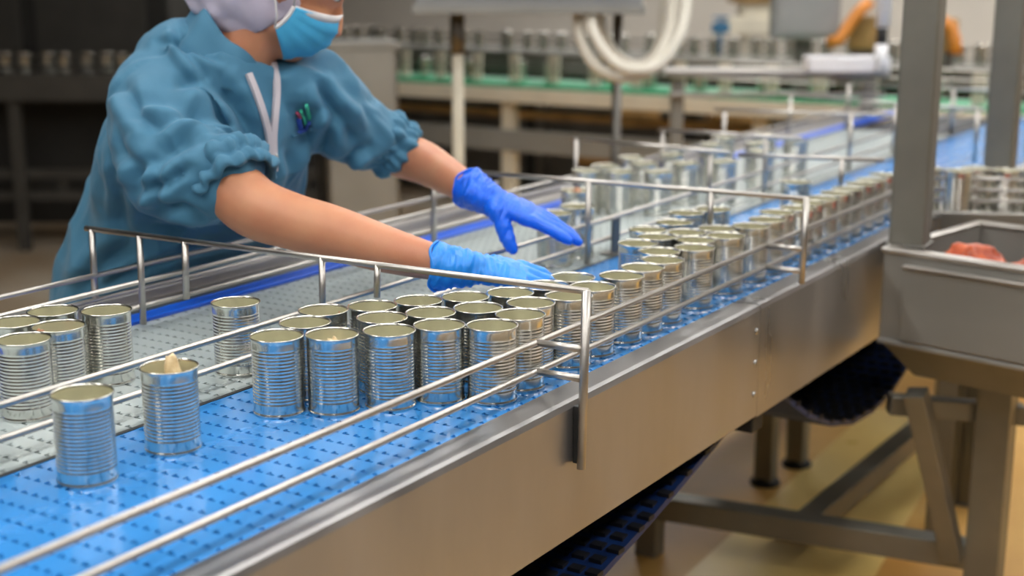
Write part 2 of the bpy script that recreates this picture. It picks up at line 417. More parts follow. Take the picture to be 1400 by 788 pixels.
# ================================================================== CANS
CAN_H, CAN_R = .110, .0365
def can_meshes():
    bm = bmesh.new()
    prof = [(0, .003), (.030, .003), (.0335, .0006), (.0362, 0), (.0374, .0012), (.0374, .0034), (.0362, .0048), (.0362, .0054)]
    z = .0048
    prof += [(.0362, .0160), (.0363, .0170)]
    nr = 16; za, zb = .0175, .0945
    st = (zb - za) / nr
    for i in range(nr):
        zz = za + i * st
        for k in range(6): prof.append((.0363 - .00034 * (1 - math.cos(2 * math.pi * k / 6)), zz + st * k / 6))
    prof += [(.0363, zb), (.0363, zb + .0006), (.0363, .1035), (.0364, .1042), (.0368, .1064)]
    add_lathe(bm, prof, 44)
    body = bpy.data.meshes.new('body'); bmesh.ops.recalc_face_normals(bm, faces=bm.faces); bm.to_mesh(body); bm.free()
    bm = bmesh.new()
    add_lathe(bm, [(.0366, .1062), (.0380, .1076), (.0384, .1090), (.0378, .1099), (.0368, .1096), (.0360, .1080), (.0360, .1060)], 44)
    rim = bpy.data.meshes.new('rim'); bmesh.ops.recalc_face_normals(bm, faces=bm.faces); bm.to_mesh(rim); bm.free()
    bm = bmesh.new()
    add_lathe(bm, [(.0360, .1066), (.0356, .1030), (.0356, .0845), (.0348, .083), (.0348, .0185), (.0354, .0165), (.0354, .006), (.034, .0042), (0, .0042)], 36)
    bmesh.ops.recalc_face_normals(bm, faces=bm.faces)
    bmesh.ops.reverse_faces(bm, faces=bm.faces)
    lin = bpy.data.meshes.new('lining'); bm.to_mesh(lin); bm.free()
    for me, m in ((body, 'tin'), (rim, 'tin_rim'), (lin, 'lacquer')):
        me.materials.append(MATS[m]); me.polygons.foreach_set('use_smooth', [True] * len(me.polygons))
    for me in (body, rim, lin): me.transform(Matrix.Diagonal((.975, .975, 1, 1)))
    return body, rim, lin
CB, CR, CLN = can_meshes()
def add_can(p, label, group, z=BZ):
    o = empty('tin_can', (p[0], p[1], z), label, 'can', group, R.uniform(0, 6.28))
    for nm, me in (('body', CB), ('rim', CR), ('lining', CLN)):
        c = bpy.data.objects.new(nm, me); COL.objects.link(c); c.parent = o
    return o
queue = []
def can_at(px, py, label, group):
    p = uz(px, py, BZ + .109); queue.append([Vector((p.x, p.y)), label, group])
FIXED = [(1.631, 1.387), (1.633, 1.281), (2.48, 1.39), (2.49, 1.12), (3.13, 1.08), (1.63, .921)]
def settle():
    """nudge neighbours apart so that no can cuts another, a rod or an upright"""
    home = [a[0].copy() for a in queue]
    for it in range(160):
        if it < 125:
            for a, h in zip(queue, home): a[0] += (h - a[0]) * .12
        for i, a in enumerate(queue):
            for b in queue[i + 1:]:
                d = a[0] - b[0]; L_ = d.length
                if L_ < .0749:
                    e = d.normalized() * ((.0751 - L_) / 2); a[0] += e; b[0] -= e
        for a in queue:
            for f in FIXED:
                d = a[0] - Vector(f)
                if d.length < .0437: a[0] = Vector(f) + d.normalized() * .0439
            if a[2] == G1: a[0].y = min(max(a[0].y, 1.0460), 1.360)
            elif a[2] != G3: a[0].y = min(max(a[0].y, 1.4490), 1.738)
    for a in queue: add_can(a[0], a[1], a[2])
G1, G2, G3 = 'open cans on the blue belt', 'open cans on the grey belt', 'cans turning off to the right'
NEAR = [
 (112, 537, 'open ribbed tin can standing nearest the viewer on the blue belt'),
 (231, 501, 'open ribbed tin can with a pale food chunk at its rim, second nearest'),
 (378, 459, 'leftmost open tin can of the cluster, at the front of the blue belt'),
 (454, 457, 'open tin can with a cream crumb inside, second from left in the cluster front'),
 (539, 451, 'third from left in the front row of the tin can cluster'),
 (604, 444, 'fourth from left in the front row of the tin can cluster'),
 (674, 444, 'front tin can of the cluster with rods crossing it, left of the gate post'),
 (712, 430, 'tin can behind the rod joint, next right of the front row corner'),
 (418, 440, 'tin can directly behind the leftmost can of the cluster'),
 (447, 424, 'tin can with an orange scrap inside at the back left of the cluster'),
 (510, 418, 'tin can in the back row of the cluster beside the orange scrap can'),
 (528, 433, 'tin can with a crumb on its rim in the middle row of the cluster'),
 (592, 428, 'tin can in the middle of the cluster behind the fourth front can'),
 (573, 411, 'tin can in the back row of the cluster, left of the gloved hand'),
 (635, 407, 'tin can in the back row directly below the near gloved wrist'),
 (655, 422, 'tin can in the middle row below the near gloved palm'),
 (697, 401, 'tin can in the back row below the near gloved fingers'),
 (727, 414, 'tin can between the near gloved hand and the gate post, front side'),
 (753, 390, 'tin can half hidden by the end of the nearest cross bar'),
 (778, 406, 'tin can directly behind the nearest gate post'),
 (781, 380, 'tin can at the tip of the near gloved fingers'),
 (814, 393, 'first tin can to the right of the nearest gate post'),
 (853, 377, 'second tin can to the right of the nearest gate post'),
 (880, 366, 'third tin can to the right of the nearest gate post'),
 (909, 355, 'fourth tin can to the right of the nearest gate post'),
 (910, 343, 'tin can behind the fourth can right of the nearest gate post'),
 (877, 331, 'lone tin can with blue reflections at the left edge of the second cluster'),
 (957, 338, 'wide looking tin can at the front of the second cluster'),
 (904, 324, 'tin can behind the lone left can of the second cluster'),
 (886, 314, 'leftmost tin can in the back of the second cluster'),
 (940, 318, 'tin can in the centre of the second cluster'),
 (965, 327, 'tin can just behind the front of the second cluster'),
 (922, 304, 'tin can in the back row of the second cluster, third from its right end'),
 (938, 291, 'tin can at the far back of the second cluster, left one of the last pair'),
 (975, 286, 'tin can at the far back of the second cluster, right one of the last pair'),
 (979, 313, 'tin can in the second cluster behind the row along the rods'),
 (1005, 321, 'tin can along the rods, third before the second gate post'),
 (1029, 310, 'tin can along the rods, second before the second gate post'),
 (1057, 301, 'tin can along the rods, last before the second gate post'),
 (1064, 290, 'tin can behind the last can before the second gate post'),
 (1094, 285, 'tin can directly behind the second gate post'),
 (1108, 276, 'first tin can right of the second gate post, rear of its pair'),
 (1136, 273, 'first tin can right of the second gate post along the rods'),
 (1146, 263, 'second tin can right of the second gate post, rear one'),
 (1164, 259, 'second tin can right of the second gate post along the rods'),
 (1178, 251, 'third tin can from the big steel post along the rods'),
 (1194, 246, 'second tin can from the big steel post along the rods'),
 (1209, 239, 'tin can next to the left edge of the big steel post'),
 (1088, 249, 'tin can alone at the far side of the blue belt behind the second gate'),
]
for x, y, l in NEAR: can_at(x, y, l, G1)
GREY = [
 (322, 413, 'tin can standing alone on the grey belt left of the cluster'),
 (145, 424, 'tin can on the grey belt, right end of the left group'),
 (33, 463, 'largest looking tin can on the grey belt at the left picture edge'),
 (76, 446, 'tin can on the grey belt with a brown scrap inside its rim'),
 (71, 425, 'tin can at the back of the left group on the grey belt'),
 (22, 440, 'tin can at the back left on the grey belt by the picture edge'),
 (766, 292, 'tin can on the grey belt behind the raised fingers, left one'),
 (790, 282, 'tin can on the grey belt behind the raised gloved fingers, right one'),
 (788, 260, 'tin can with an orange scrap on top behind the second cross bar'),
]
for x, y, l in GREY: can_at(x, y, l, G2)
k = 0
FAR = [(1.70, 3.02), (1.62, 3.05), (1.70, 3.12), (1.54, 3.10), (1.64, 3.22), (1.72, 3.30), (1.55, 3.28), (1.48, 3.36), (1.66, 3.42), (1.58, 3.52), (1.72, 3.55), (1.48, 3.62), (1.66, 3.68), (1.56, 3.78), (1.70, 3.85), (1.49, 3.90), (1.62, 3.98)]
for y, x in FAR: queue.append([Vector((x, y)), 'blurred tin can in the far crowd on the grey belt beyond the second gate', 'far cans on the grey belt'])
TURN = [(1279, 231, 'tin can just right of the big steel post on the turning belt'), (1307, 232, 'second tin can right of the big steel post'), (1340, 231, 'third tin can right of the big steel post'),
        (1376, 232, 'fourth tin can right of the big steel post, below the thin post'), (1408, 233, 'tin can cut by the right picture edge')]
for x, y, l in TURN: can_at(x, y, l, G3)
settle()
# scraps of food in some cans
def chunk(name, p, size, material, label, lean=(0, 0), seed=1):
    bm = bmesh.new()
    bmesh.ops.create_icosphere(bm, subdivisions=3, radius=1)
    for v in bm.verts:
        n = noise.noise(v.co * 1.7 + Vector((seed * 3.1, 0, 0)))
        v.co *= 1 + .28 * n
        v.co = Vector((v.co.x * size[0], v.co.y * size[1], v.co.z * size[2]))
    o = from_bm(name, bm, material, None, True); o.location = p; o.rotation_euler = (lean[0], lean[1], seed)
    return tag(o, label, 'food')
def in_can(px, py, dx, dy, z):
    p = uz(px, py, BZ + .109); p = min((q[0] for q in queue), key=lambda v: (v - Vector((p.x, p.y))).length)
    return (p.x + dx, p.y + dy, z)
c1 = in_can(231, 501, .006, -.001, BZ + .066)
chunk('food_chunk', c1, (.013, .016, .056), 'food', 'pale cream food chunk sticking out of the second nearest can', (.18, .1), 2)
chunk('food_scrap', in_can(454, 457, .014, -.002, BZ + .060), (.010, .012, .046), 'food', 'small cream scrap inside the second can of the cluster', (.2, .2), 3)
chunk('food_scrap', in_can(76, 446, -.014, .016, BZ + .062), (.009, .010, .047), 'food_brown', 'brown scrap sticking to the rim of a can on the grey belt', (.1, .2), 4)
chunk('food_scrap', in_can(447, 424, .012, -.018, BZ + .060), (.007, .008, .046), 'food_brown', 'small orange scrap inside a can at the back of the cluster', (.1, .1), 5)
chunk('food_scrap', in_can(528, 433, .014, -.020, BZ + .060), (.006, .007, .047), 'food', 'tiny pale crumb at the rim of a middle can of the cluster', (.1, .1), 6)
chunk('food_scrap', in_can(788, 260, .0, .0, BZ + .068), (.018, .018, .044), 'food_brown', 'orange scrap heaped in a can behind the second cross bar', (.1, .1), 7)

# ================================================================== THE WORKER
def arm_pts(joints, n=10):
    """smooth path through (x, y, depth, radius) joints"""
    P = [(ud(j[0], j[1], j[2]), j[3]) for j in joints]
    out = []
    for i in range(len(P) - 1):
        p0 = P[max(i - 1, 0)]; p1 = P[i]; p2 = P[i + 1]; p3 = P[min(i + 2, len(P) - 1)]
        for k in range(n):
            t = k / n
            def cr(a, b, c, d): return .5 * ((2 * b) + (c - a) * t + (2 * a - 5 * b + 4 * c - d) * t * t + (3 * b - a - 3 * c + d) * t ** 3)
            out.append((cr(p0[0], p1[0], p2[0], p3[0]), cr(p0[1], p1[1], p2[1], p3[1])))
    out.append(P[-1])
    return out
def add_arm(bm, joints, n=16, inf=0.0):
    q = arm_pts(joints)
    add_tube(bm, [a for a, _ in q], [r + inf for _, r in q], n)
    add_ball(bm, q[0][0], q[0][1] + inf); add_ball(bm, q[-1][0], q[-1][1] + inf, n=14)

def add_hand(bm, wrist, along, thumb_side, back, sc, curls, thumb_dir, inf=0.0, spread=1.0, cuff=0.0):
    """palm, four fingers of different lengths with knuckle bends and a thumb from the side of the palm"""
    a = along.normalized(); s = (thumb_side - a * thumb_side.dot(a)).normalized(); nrm = a.cross(s)
    if nrm.dot(back) < 0: nrm = -nrm
    def P(x, y, z): return wrist + (a * x + s * y + nrm * z) * sc
    i = inf
    pts = [P(-.035, 0, 0), P(-.012, 0, 0), P(.012, .002, .001), P(.04, .003, .002), (P(.07, .001, .002)), P(.092, -.001, 0)]
    rads = [(.027, .021), (.0265, .019), (.031, .018), (.037, .017), (.039, .0145), (.036, .011)]
    add_tube(bm, pts, [((r[0]) * sc + i, (r[1]) * sc + i) for r in rads], 20, side=s)
    fing = [(.029, .090, .070, .0088), (.0095, .095, .078, .0090), (-.0105, .092, .072, .0086), (-.029, .083, .056, .0078)]
    fan = [.10, .03, -.04, -.12]
    for k, (y, x, L_, r) in enumerate(fing):
        c = curls[k]
        p = P(x - .022, y, 0); d = (a + s * fan[k] * spread).normalized(); ang = 0
        seq = [p, P(x, y, .002)]
        cur = seq[-1]
        for seg, fr in ((.46, .45), (.30, .8), (.24, .6)):
            ang += c * fr
            dd = d * math.cos(ang) - nrm * math.sin(ang)
            mid = cur + dd * (L_ * seg * sc * .5); cur = cur + dd * (L_ * seg * sc)
            seq += [mid, cur]
        rr = [r * 1.15, r * 1.12, r * 1.0, r * 1.05, r * .95, r * .98, r * .88, r * .70]
        add_tube(bm, seq, [v * sc + i for v in rr], 12)
        add_ball(bm, seq[-1] - (seq[-1] - seq[-2]).normalized() * r * .1 * sc, r * .74 * sc + i, n=10)
        add_ball(bm, seq[1], r * 1.12 * sc + i, n=10)
    td = (a * thumb_dir[0] + s * thumb_dir[1] + nrm * thumb_dir[2]).normalized()
    t0 = P(.012, .016, -.004); t1 = P(.036, .034, -.006) ; t2 = t1 + td * .032 * sc; td2 = (td + a * .25).normalized(); t3 = t2 + td2 * .030 * sc
    add_tube(bm, [t0, t1, (t1 + t2) / 2, t2, (t2 + t3) / 2, t3], [v * sc + i for v in (.017, .0155, .0128, .0122, .0112, .0085)], 12)
    add_ball(bm, t3, .0078 * sc + i, n=10); add_ball(bm, t1, .0138 * sc + i, n=10)
    return P

R_ARM = [(228, 150, 2.53, .040), (262, 205, 2.44, .046), (312, 252, 2.365, .053), (349, 284, 2.34, .0530), (400, 303, 2.33, .0485), (455, 318, 2.31, .0460), (520, 339, 2.28, .040), (575, 354, 2.26, .0330), (612, 363, 2.25, .0275), (640, 367, 2.25, .022)]
L_ARM = [(435, 135, 2.66, .036), (485, 172, 2.76, .042), (528, 200, 2.82, .051), (548, 211, 2.82, .048), (580, 223, 2.79, .044), (615, 243, 2.72, .036), (645, 260, 2.66, .0285), (668, 272, 2.635, .022)]
HR_W, HR_T = ud(640, 367, 2.25), ud(752, 384, 2.27)
HL_W, HL_T = ud(668, 272, 2.635), ud(806, 328, 2.60)
TOCAM = -AWAY
ZV = Vector((0, 0, 1))
def right_hand(bm, inf):
    return add_hand(bm, HR_W, HR_T - HR_W, AWAY + ZV * .25, ZV * 1 + TOCAM * .35, 1.04, (.45, .5, .5, .5), (.72, .55, -.45), inf)
def left_hand(bm, inf):
    return add_hand(bm, HL_W, HL_T - HL_W, TOCAM * .92 - ZV * .16, ZV, 1.12, (.10, .12, .16, .26), (.60, .30, -.75), inf, .25)
# head frame
HC = ud(406, -14, 2.545)
HF = (RT * .80 - TOCAM * .05 - ZV * .62).normalized()       # facing
HS = HF.cross(ZV).normalized()                              # her right side
HU = HS.cross(HF).normalized()
def H(f, s, u): return HC + HF * f + HS * s + HU * u
WV = (RT * .72 + AWAY * .69).normalized()                   # shoulder to shoulder
TORSO = [(235, 760, 2.93, .20, .155), (225, 560, 2.91, .205, .155), (222, 430, 2.88, .190, .140), (250, 330, 2.82, .175, .120), (272, 260, 2.74, .180, .125), (292, 190, 2.64, .190, .120), (306, 130, 2.585, .165, .105), (316, 95, 2.575, .11, .085), (326, 66, 2.565, .062, .060)]
bm = bmesh.new()
add_tube(bm, [ud(t[0], t[1], t[2]) for t in TORSO], [(t[3] * .90, t[4] * .88) for t in TORSO], 24, side=WV)
add_tube(bm, [ud(318, 100, 2.575), ud(338, 62, 2.56), H(-.03, 0, -.06)], [.064, .058, .058], 18)
add_arm(bm, R_ARM); add_arm(bm, L_ARM)
right_hand(bm, -.003); left_hand(bm, -.003)
ax = (HF, HS, HU)
add_ball(bm, H(-.018, 0, .035), (.098, .076, .090), ax, 28)          # cranium
add_ball(bm, H(.020, 0, -.035), (.068, .062, .085), ax, 24)          # face
add_ball(bm, H(.048, 0, -.092), (.034, .036, .028), ax, 18)          # chin
add_ball(bm, H(.0, .045, -.062), (.045, .018, .034), ax, 16); add_ball(bm, H(.0, -.045, -.062), (.045, .018, .034), ax, 16)   # jaw
add_ball(bm, H(.058, .028, -.018), (.026, .024, .022), ax, 14); add_ball(bm, H(.058, -.028, -.018), (.026, .024, .022), ax, 14)   # cheeks
add_tube(bm, [H(.078, 0, .022), H(.092, 0, .000), H(.103, 0, -.018), H(.088, 0, -.030)], [.009, .011, .0135, .010], 12)
for sd in (1, -1):
    add_ball(bm, H(-.012, sd * .076, -.008), (.018, .008, .030), ax, 14)     # ears
    add_ball(bm, H(.090, sd * .010, -.026), .0085, None, 10)
# legs inside the trousers
hipL, hipR = ud(285, 470, 3.00), ud(180, 470, 2.88)
for hp in (hipL, hipR):
    gx = Vector((hp.x, hp.y, 0))
    add_tube(bm, [hp + Vector((0, 0, .05)), hp + Vector((.0, .0, -.28)), Vector((hp.x, hp.y, .45)), Vector((hp.x, hp.y, .28)), Vector((hp.x, hp.y, .07))], [.085, .075, .055, .052, .038], 16)
    add_ball(bm, Vector((hp.x, hp.y, .05)) + RT * .05 - ZV * .005, (.12, .042, .045), (RT, AWAY, ZV), 16)
body = link('person', fuse(bm, .0055, 5), 'skin', None, True)
tag(body, 'worker in blue smock, white hood and face mask reaching over the cans', 'person')
body.data.materials.clear(); body.data.materials.append(MATS['skin'])
# eyes, brows and mouth (under the mask)
for sd in (1, -1):
    bm = bmesh.new(); add_ball(bm, H(.064, sd * .030, .036), (.010, .014, .010), ax, 16); e = from_bm('eye', bm, 'eye_white', body, True)
    bm = bmesh.new(); add_ball(bm, H(.0718, sd * .030, .034), (.0035, .0055, .0055), ax, 12); from_bm('iris', bm, 'eye_dark', e, True)
    bm = bmesh.new(); add_tube(bm, [H(.080, sd * .014, .054), H(.080, sd * .030, .059), H(.068, sd * .046, .054)], [.003, .004, .002], 8); from_bm('eyebrow', bm, 'brow', body, True)
bm = bmesh.new(); add_ball(bm, H(.082, 0, -.058), (.008, .022, .007), ax, 14); from_bm('mouth', bm, 'lip', body, True)

# ---- smock
SM = [(232, 900, 2.96, .31, .22), (222, 700, 2.94, .288, .205), (212, 560, 2.92, .27, .195), (218, 440, 2.89, .235, .18), (236, 370, 2.86, .235, .175), (260, 300, 2.80, .226, .165), (276, 240, 2.72, .215, .152), (296, 180, 2.61, .215, .138), (308, 130, 2.585, .185, .122), (312, 100, 2.575, .138, .108), (316, 76, 2.57, .098, .096)]
bm = bmesh.new()
add_tube(bm, [ud(t[0], t[1], t[2]) for t in SM], [(t[3], t[4]) for t in SM], 36, side=WV)
# hunched upper back and shoulders
add_ball(bm, ud(262, 82, 2.60), (.105, .10, .085), (RT, AWAY, ZV)); add_ball(bm, ud(225, 118, 2.58), (.09, .10, .085), (RT, AWAY, ZV))
add_ball(bm, ud(395, 120, 2.63), (.085, .09, .07), (RT, AWAY, ZV))
SLR = [(218, 142, 2.52, .088), (222, 180, 2.47, .096), (240, 220, 2.43, .098), (268, 238, 2.395, .090), (292, 240, 2.375, .076), (312, 236, 2.365, .062)]
SLL = [(425, 122, 2.66, .082), (450, 150, 2.70, .086), (478, 174, 2.745, .080), (505, 186, 2.78, .070), (524, 190, 2.80, .060)]
add_arm(bm, SLR, 24); add_arm(bm, SLL, 24)
me = fuse(bm, .005, 6)
# cloth folds
aR0, aR1 = ud(215, 130, 2.5), ud(312, 236, 2.365)
aL0, aL1 = ud(425, 118, 2.66), ud(524, 190, 2.80)
def seg_t(p, a, b): return max(-.4, min(1.3, (p - a).dot(b - a) / (b - a).length_squared))
nv = [v.normal.copy() for v in me.vertices]
for v, n in zip(me.vertices, nv):
    p = v.co
    tr = seg_t(p, aR0, aR1); dr = (p - (aR0 + (aR1 - aR0) * tr)).length
    tl = seg_t(p, aL0, aL1); dl = (p - (aL0 + (aL1 - aL0) * tl)).length
    d = 0.0
    wr = max(0, 1 - max(0, dr - .10) / .06) * (1 if tr > -.1 else .4); wl = max(0, 1 - max(0, dl - .085) / .06)
    def ridge(q, s_): 
        t = 1 - abs(noise.noise(q)) * 2.6
        return (max(0, t) ** 1.25) * s_
    # sleeve folds run along the arm towards the gathered cuff
    if wr > 0:
        ax_ = (aR1 - aR0).normalized(); al = (p - aR0).dot(ax_); pp = p - ax_ * al
        g_ = .55 + .6 * max(0, tr)
        d += wr * (ridge(pp * 13 + ax_ * (al * 5.0) + Vector((3, 1, 7)), .005) * g_ + ridge(pp * 30 + ax_ * (al * 7) + Vector((8, 3, 1)), .003) * max(0, tr) + ridge(p * 9 + Vector((0, 6, 3)), .003) - .004)
    if wl > 0:
        ax_ = (aL1 - aL0).normalized(); al = (p - aL0).dot(ax_); pp = p - ax_ * al
        d += wl * (ridge(pp * 14 + ax_ * (al * 6) + Vector((13, 5, 2)), .008) + ridge(pp * 36 + ax_ * (al * 9) + Vector((5, 3, 11)), .003) * max(0, tl) + ridge(p * 12 + Vector((2, 6, 3)), .005) - .009)
    wt = max(0, 1 - max(wr, wl))
    # drapes of the body run down and forward
    q = Vector((p.x * 8, p.y * 8, p.z * 2.4 + (p.x - p.y) * 1.5))
    d += wt * (ridge(q + Vector((2, 9, 4)), .016) - .007) + wt * (ridge(q * 2.1 + Vector((1, 1, 5)), .004) - .002)
    d += .002 * noise.noise(p * 16)
    v.co = p + n * d
# the larger creases, each a valley with a soft ridge beside it
import numpy as np
CREASE = [[(135, 143), (155, 128), (178, 115)], [(170, 115), (191, 160), (218, 178)], [(184, 263), (202, 229), (250, 199), (284, 183)], [(186, 261), (229, 251), (262, 229)],
  [(205, 181), (266, 160), (325, 171)], [(213, 123), (277, 112), (325, 144), (351, 192)], [(150, 150), (143, 224), (146, 299)], [(163, 170), (160, 245), (172, 320)],
  [(258, 66), (300, 104), (330, 165), (355, 224)], [(216, 59), (266, 66), (314, 90)], [(202, 304), (266, 320), (319, 341)], [(185, 325), (135, 368), (108, 405)],
  [(250, 345), (186, 368), (133, 395)], [(431, 104), (457, 156), (436, 219)], [(457, 112), (499, 140), (514, 172)], [(428, 226), (470, 222), (500, 200)],
  [(392, 200), (400, 235), (392, 270)], [(180, 140), (230, 140), (290, 170)], [(210, 285), (250, 282), (285, 300)],
  [(440, 130), (470, 165), (488, 205)], [(300, 240), (330, 280), (335, 330)], [(225, 225), (215, 250), (222, 285)],
  [(380, 250), (360, 290), (330, 320)], [(160, 200), (185, 225), (190, 255)], [(240, 36), (252, 70), (292, 118)]]
co = np.empty(len(me.vertices) * 3); me.vertices.foreach_get('co', co); co = co.reshape(-1, 3)
no = np.array([n[:] for n in nv])
vv_ = co - np.array(CAM[:]); dp = vv_ @ np.array(FW[:])
ix = 700 + F_PX * (vv_ @ np.array(RT[:])) / dp; iy = 394 - F_PX * (vv_ @ np.array(UP[:])) / dp
facing = np.clip(-(no * vv_).sum(1) / np.linalg.norm(vv_, axis=1) * 2.0, 0, 1)
dsp = np.zeros(len(co))
for ci, cr_ in enumerate(CREASE):
    best = np.full(len(co), 1e9); sgn = np.zeros(len(co)); along = np.zeros(len(co)); m_ = len(cr_) - 1
    for si, (a, b) in enumerate(zip(cr_, cr_[1:])):
        ex, ey = b[0] - a[0], b[1] - a[1]; l2 = ex * ex + ey * ey
        t = np.clip(((ix - a[0]) * ex + (iy - a[1]) * ey) / l2, 0, 1)
        dx, dy = ix - (a[0] + t * ex), iy - (a[1] + t * ey); dd = np.hypot(dx, dy)
        k_ = dd < best
        best = np.where(k_, dd, best); sgn = np.where(k_, np.sign(ex * dy - ey * dx), sgn); along = np.where(k_, (si + t) / m_, along)
    taper = np.clip(np.sin(np.pi * np.clip(along, .04, .96)) * 1.5, 0, 1)
    x_ = best * sgn; wv_ = 6.0 + (ci % 3) * 2.0; A_ = .0125 + .003 * (ci % 2)
    dsp += A_ * taper * (-1.0 * np.exp(-(x_ / wv_) ** 2) + .85 * np.exp(-((x_ - 2.1 * wv_) / (1.5 * wv_)) ** 2) + .35 * np.exp(-((x_ + 2.1 * wv_) / (1.6 * wv_)) ** 2))
co += no * (dsp * facing)[:, None]
def press(c, extra):
    """keep what stands behind the conveyor from cutting into its far side"""
    lim = 1.946 + extra - np.maximum(0, c[:, 2] - .93) * .6
    k_ = (c[:, 2] < 1.03) & (c[:, 1] > 1.74) & (c[:, 1] < lim)
    c[k_, 1] = lim[k_] + (c[k_, 1] - lim[k_]) * .04
    return c
co = press(co, 0)
bco = np.empty(len(body.data.vertices) * 3); body.data.vertices.foreach_get('co', bco)
bco = bco.reshape(-1, 3); tor = bco[:, 0] * RT.x + bco[:, 1] * RT.y < -.22
bco[tor] = press(bco[tor], .03); body.data.vertices.foreach_set('co', bco.ravel())
me.vertices.foreach_set('co', co.ravel())
smock = link('smock', me, 'smock', body, True)
smock.data.materials.clear(); smock.data.materials.append(MATS['smock'])
sm_ = smock.modifiers.new('soft', 'SMOOTH'); sm_.factor = .5; sm_.iterations = 3
# gathered cuffs
def cuff(cx, cy, dep, axis, rx, ry, length, seed, parent, name='gathered_cuff'):
    c = ud(cx, cy, dep); a = axis.normalized(); s = a.cross(ZV).normalized(); t = s.cross(a)
    bm = bmesh.new(); n = 96; rings = []
    prof = [(-.022, .92), (-.014, 1.06), (-.004, 1.10), (.004, 1.02), (.008, .96), (.014, 1.04), (.022, 1.10), (.030, 1.07), (.034, .98), (.028, .90), (.010, .88)]
    for (l, k) in prof:
        ring = []
        for i in range(n):
            th = 2 * math.pi * i / n
            fr = math.sin(th * 17 + seed + 2.2 * math.sin(th * 3 + seed)) * (.07 if k > 1 else .035) + .04 * math.sin(th * 7 + seed * 2)
            kk = k + (fr if k > .93 else 0)
            ll = l * length / .056 + .004 * math.sin(th * 11 + seed)
            ring.append(bm.verts.new(c + a * ll + s * (rx * kk * math.cos(th)) + t * (ry * kk * math.sin(th))))
        rings.append(ring)
    for p, q in zip(rings, rings[1:]):
        for i in range(n): bm.faces.new((p[i], p[(i + 1) % n], q[(i + 1) % n], q[i]))
    return from_bm(name, bm, 'smock', parent, True)
axR = ud(340, 280, 2.345) - ud(290, 205, 2.39)
cuff(312, 233, 2.366, axR, .072, .067, .066, 1.0, smock)
axL = ud(548, 215, 2.82) - ud(500, 176, 2.78)
cuff(527, 193, 2.805, axL, .064, .058, .070, 2.3, smock)
# stand collar, open at the front
bm = bmesh.new()
cb, ct = ud(312, 88, 2.57), ud(326, 48, 2.56)
ca = (ct - cb).normalized(); cs = (RT * .86 + TOCAM * .35); cs = (cs - ca * cs.dot(ca)).normalized(); ctt = ca.cross(cs)
rings = []
for l, k in ((-.035, 1.22), (0, 1.04), (.03, .95), (.055, .93), (.057, .89), (.03, .90), (0, .98), (-.035, 1.15)):
    ring = []
    for i in range(49):
        th = .28 + (2 * math.pi - .56) * i / 48
        dip = .010 - .040 * math.cos(th) if l > -.02 else 0
        wv = .004 * math.sin(th * 6)
        ring.append(bm.verts.new(cb + ca * (l + dip + wv) + cs * ((.096 + wv) * k * math.cos(th)) + ctt * ((.088 + wv) * k * math.sin(th))))
    rings.append(ring)
for p, q in zip(rings, rings[1:] + rings[:1]):
    for i in range(48): bm.faces.new((p[i], p[i + 1], q[i + 1], q[i]))
from_bm('collar', bm, 'smock', smock, True)
# surface finder for trims sewn on the smock
bpy.context.view_layer.update()
bvh = BVHTree.FromObject(smock, bpy.context.evaluated_depsgraph_get())
def on_cloth(px, py, off):
    r = ray(px, py).normalized()
    h = bvh.ray_cast(CAM + r * 1.6, r)
    if h[0] is None: return ud(px, py, 2.5), -r
    n = h[1] if h[1].dot(r) < 0 else -h[1]
    return h[0] + n * off, n
def strip(name, pts, wpx, material, parent, off=.004):
    """ribbon sewn on the cloth through the picture points, then given thickness"""
    bm = bmesh.new(); rows = []
    dense = []
    for (a, b) in zip(pts, pts[1:]):
        for k in range(6): dense.append((a[0] + (b[0] - a[0]) * k / 6, a[1] + (b[1] - a[1]) * k / 6))
    dense.append(pts[-1])
    P = [on_cloth(*q, off) for q in dense]
    pos = [p[0] for p in P]
    na = Vector((0, 0, 0))
    for _, n_ in P: na += n_
    na.normalize()
    P = [(p_, (n_ * .25 + na * .75).normalized()) for p_, n_ in P]
    for _ in range(10): pos = [pos[0]] + [(pos[i - 1] + pos[i] * 2 + pos[i + 1]) / 4 for i in range(1, len(pos) - 1)] + [pos[-1]]
    hw = wpx * 2.5 / F_PX / 2
    for i, p in enumerate(pos):
        t = (pos[min(i + 1, len(pos) - 1)] - pos[max(0, i - 1)]).normalized(); n = P[i][1]; sd = t.cross(n).normalized(); n = sd.cross(t)
        rows.append([bm.verts.new(p + sd * hw + n * .0015), bm.verts.new(p - sd * hw + n * .0015), bm.verts.new(p - sd * hw - n * .006), bm.verts.new(p + sd * hw - n * .006)])
    for p, q in zip(rows, rows[1:]):
        for k in range(4): bm.faces.new((p[k], p[(k + 1) % 4], q[(k + 1) % 4], q[k]))
    bm.faces.new(rows[0]); bm.faces.new(list(reversed(rows[-1])))
    return from_bm(name, bm, material, parent)
strip('zip_tape', [(337, 102), (346, 125), (358, 155), (366, 185), (370, 215), (372, 232)], 9, 'zip_tape', smock, .008)
strip('zip_tape', [(375, 88), (376, 115), (374, 150), (371, 185), (373, 215), (374, 232)], 9, 'zip_tape', smock, .008)
z1, zn = on_cloth(374, 218, .014)
bm = bmesh.new(); add_ball(bm, z1, (.004, .003, .012), (RT, AWAY, ZV), 12); from_bm('zip_pull', bm, 'zip_metal', smock, True)
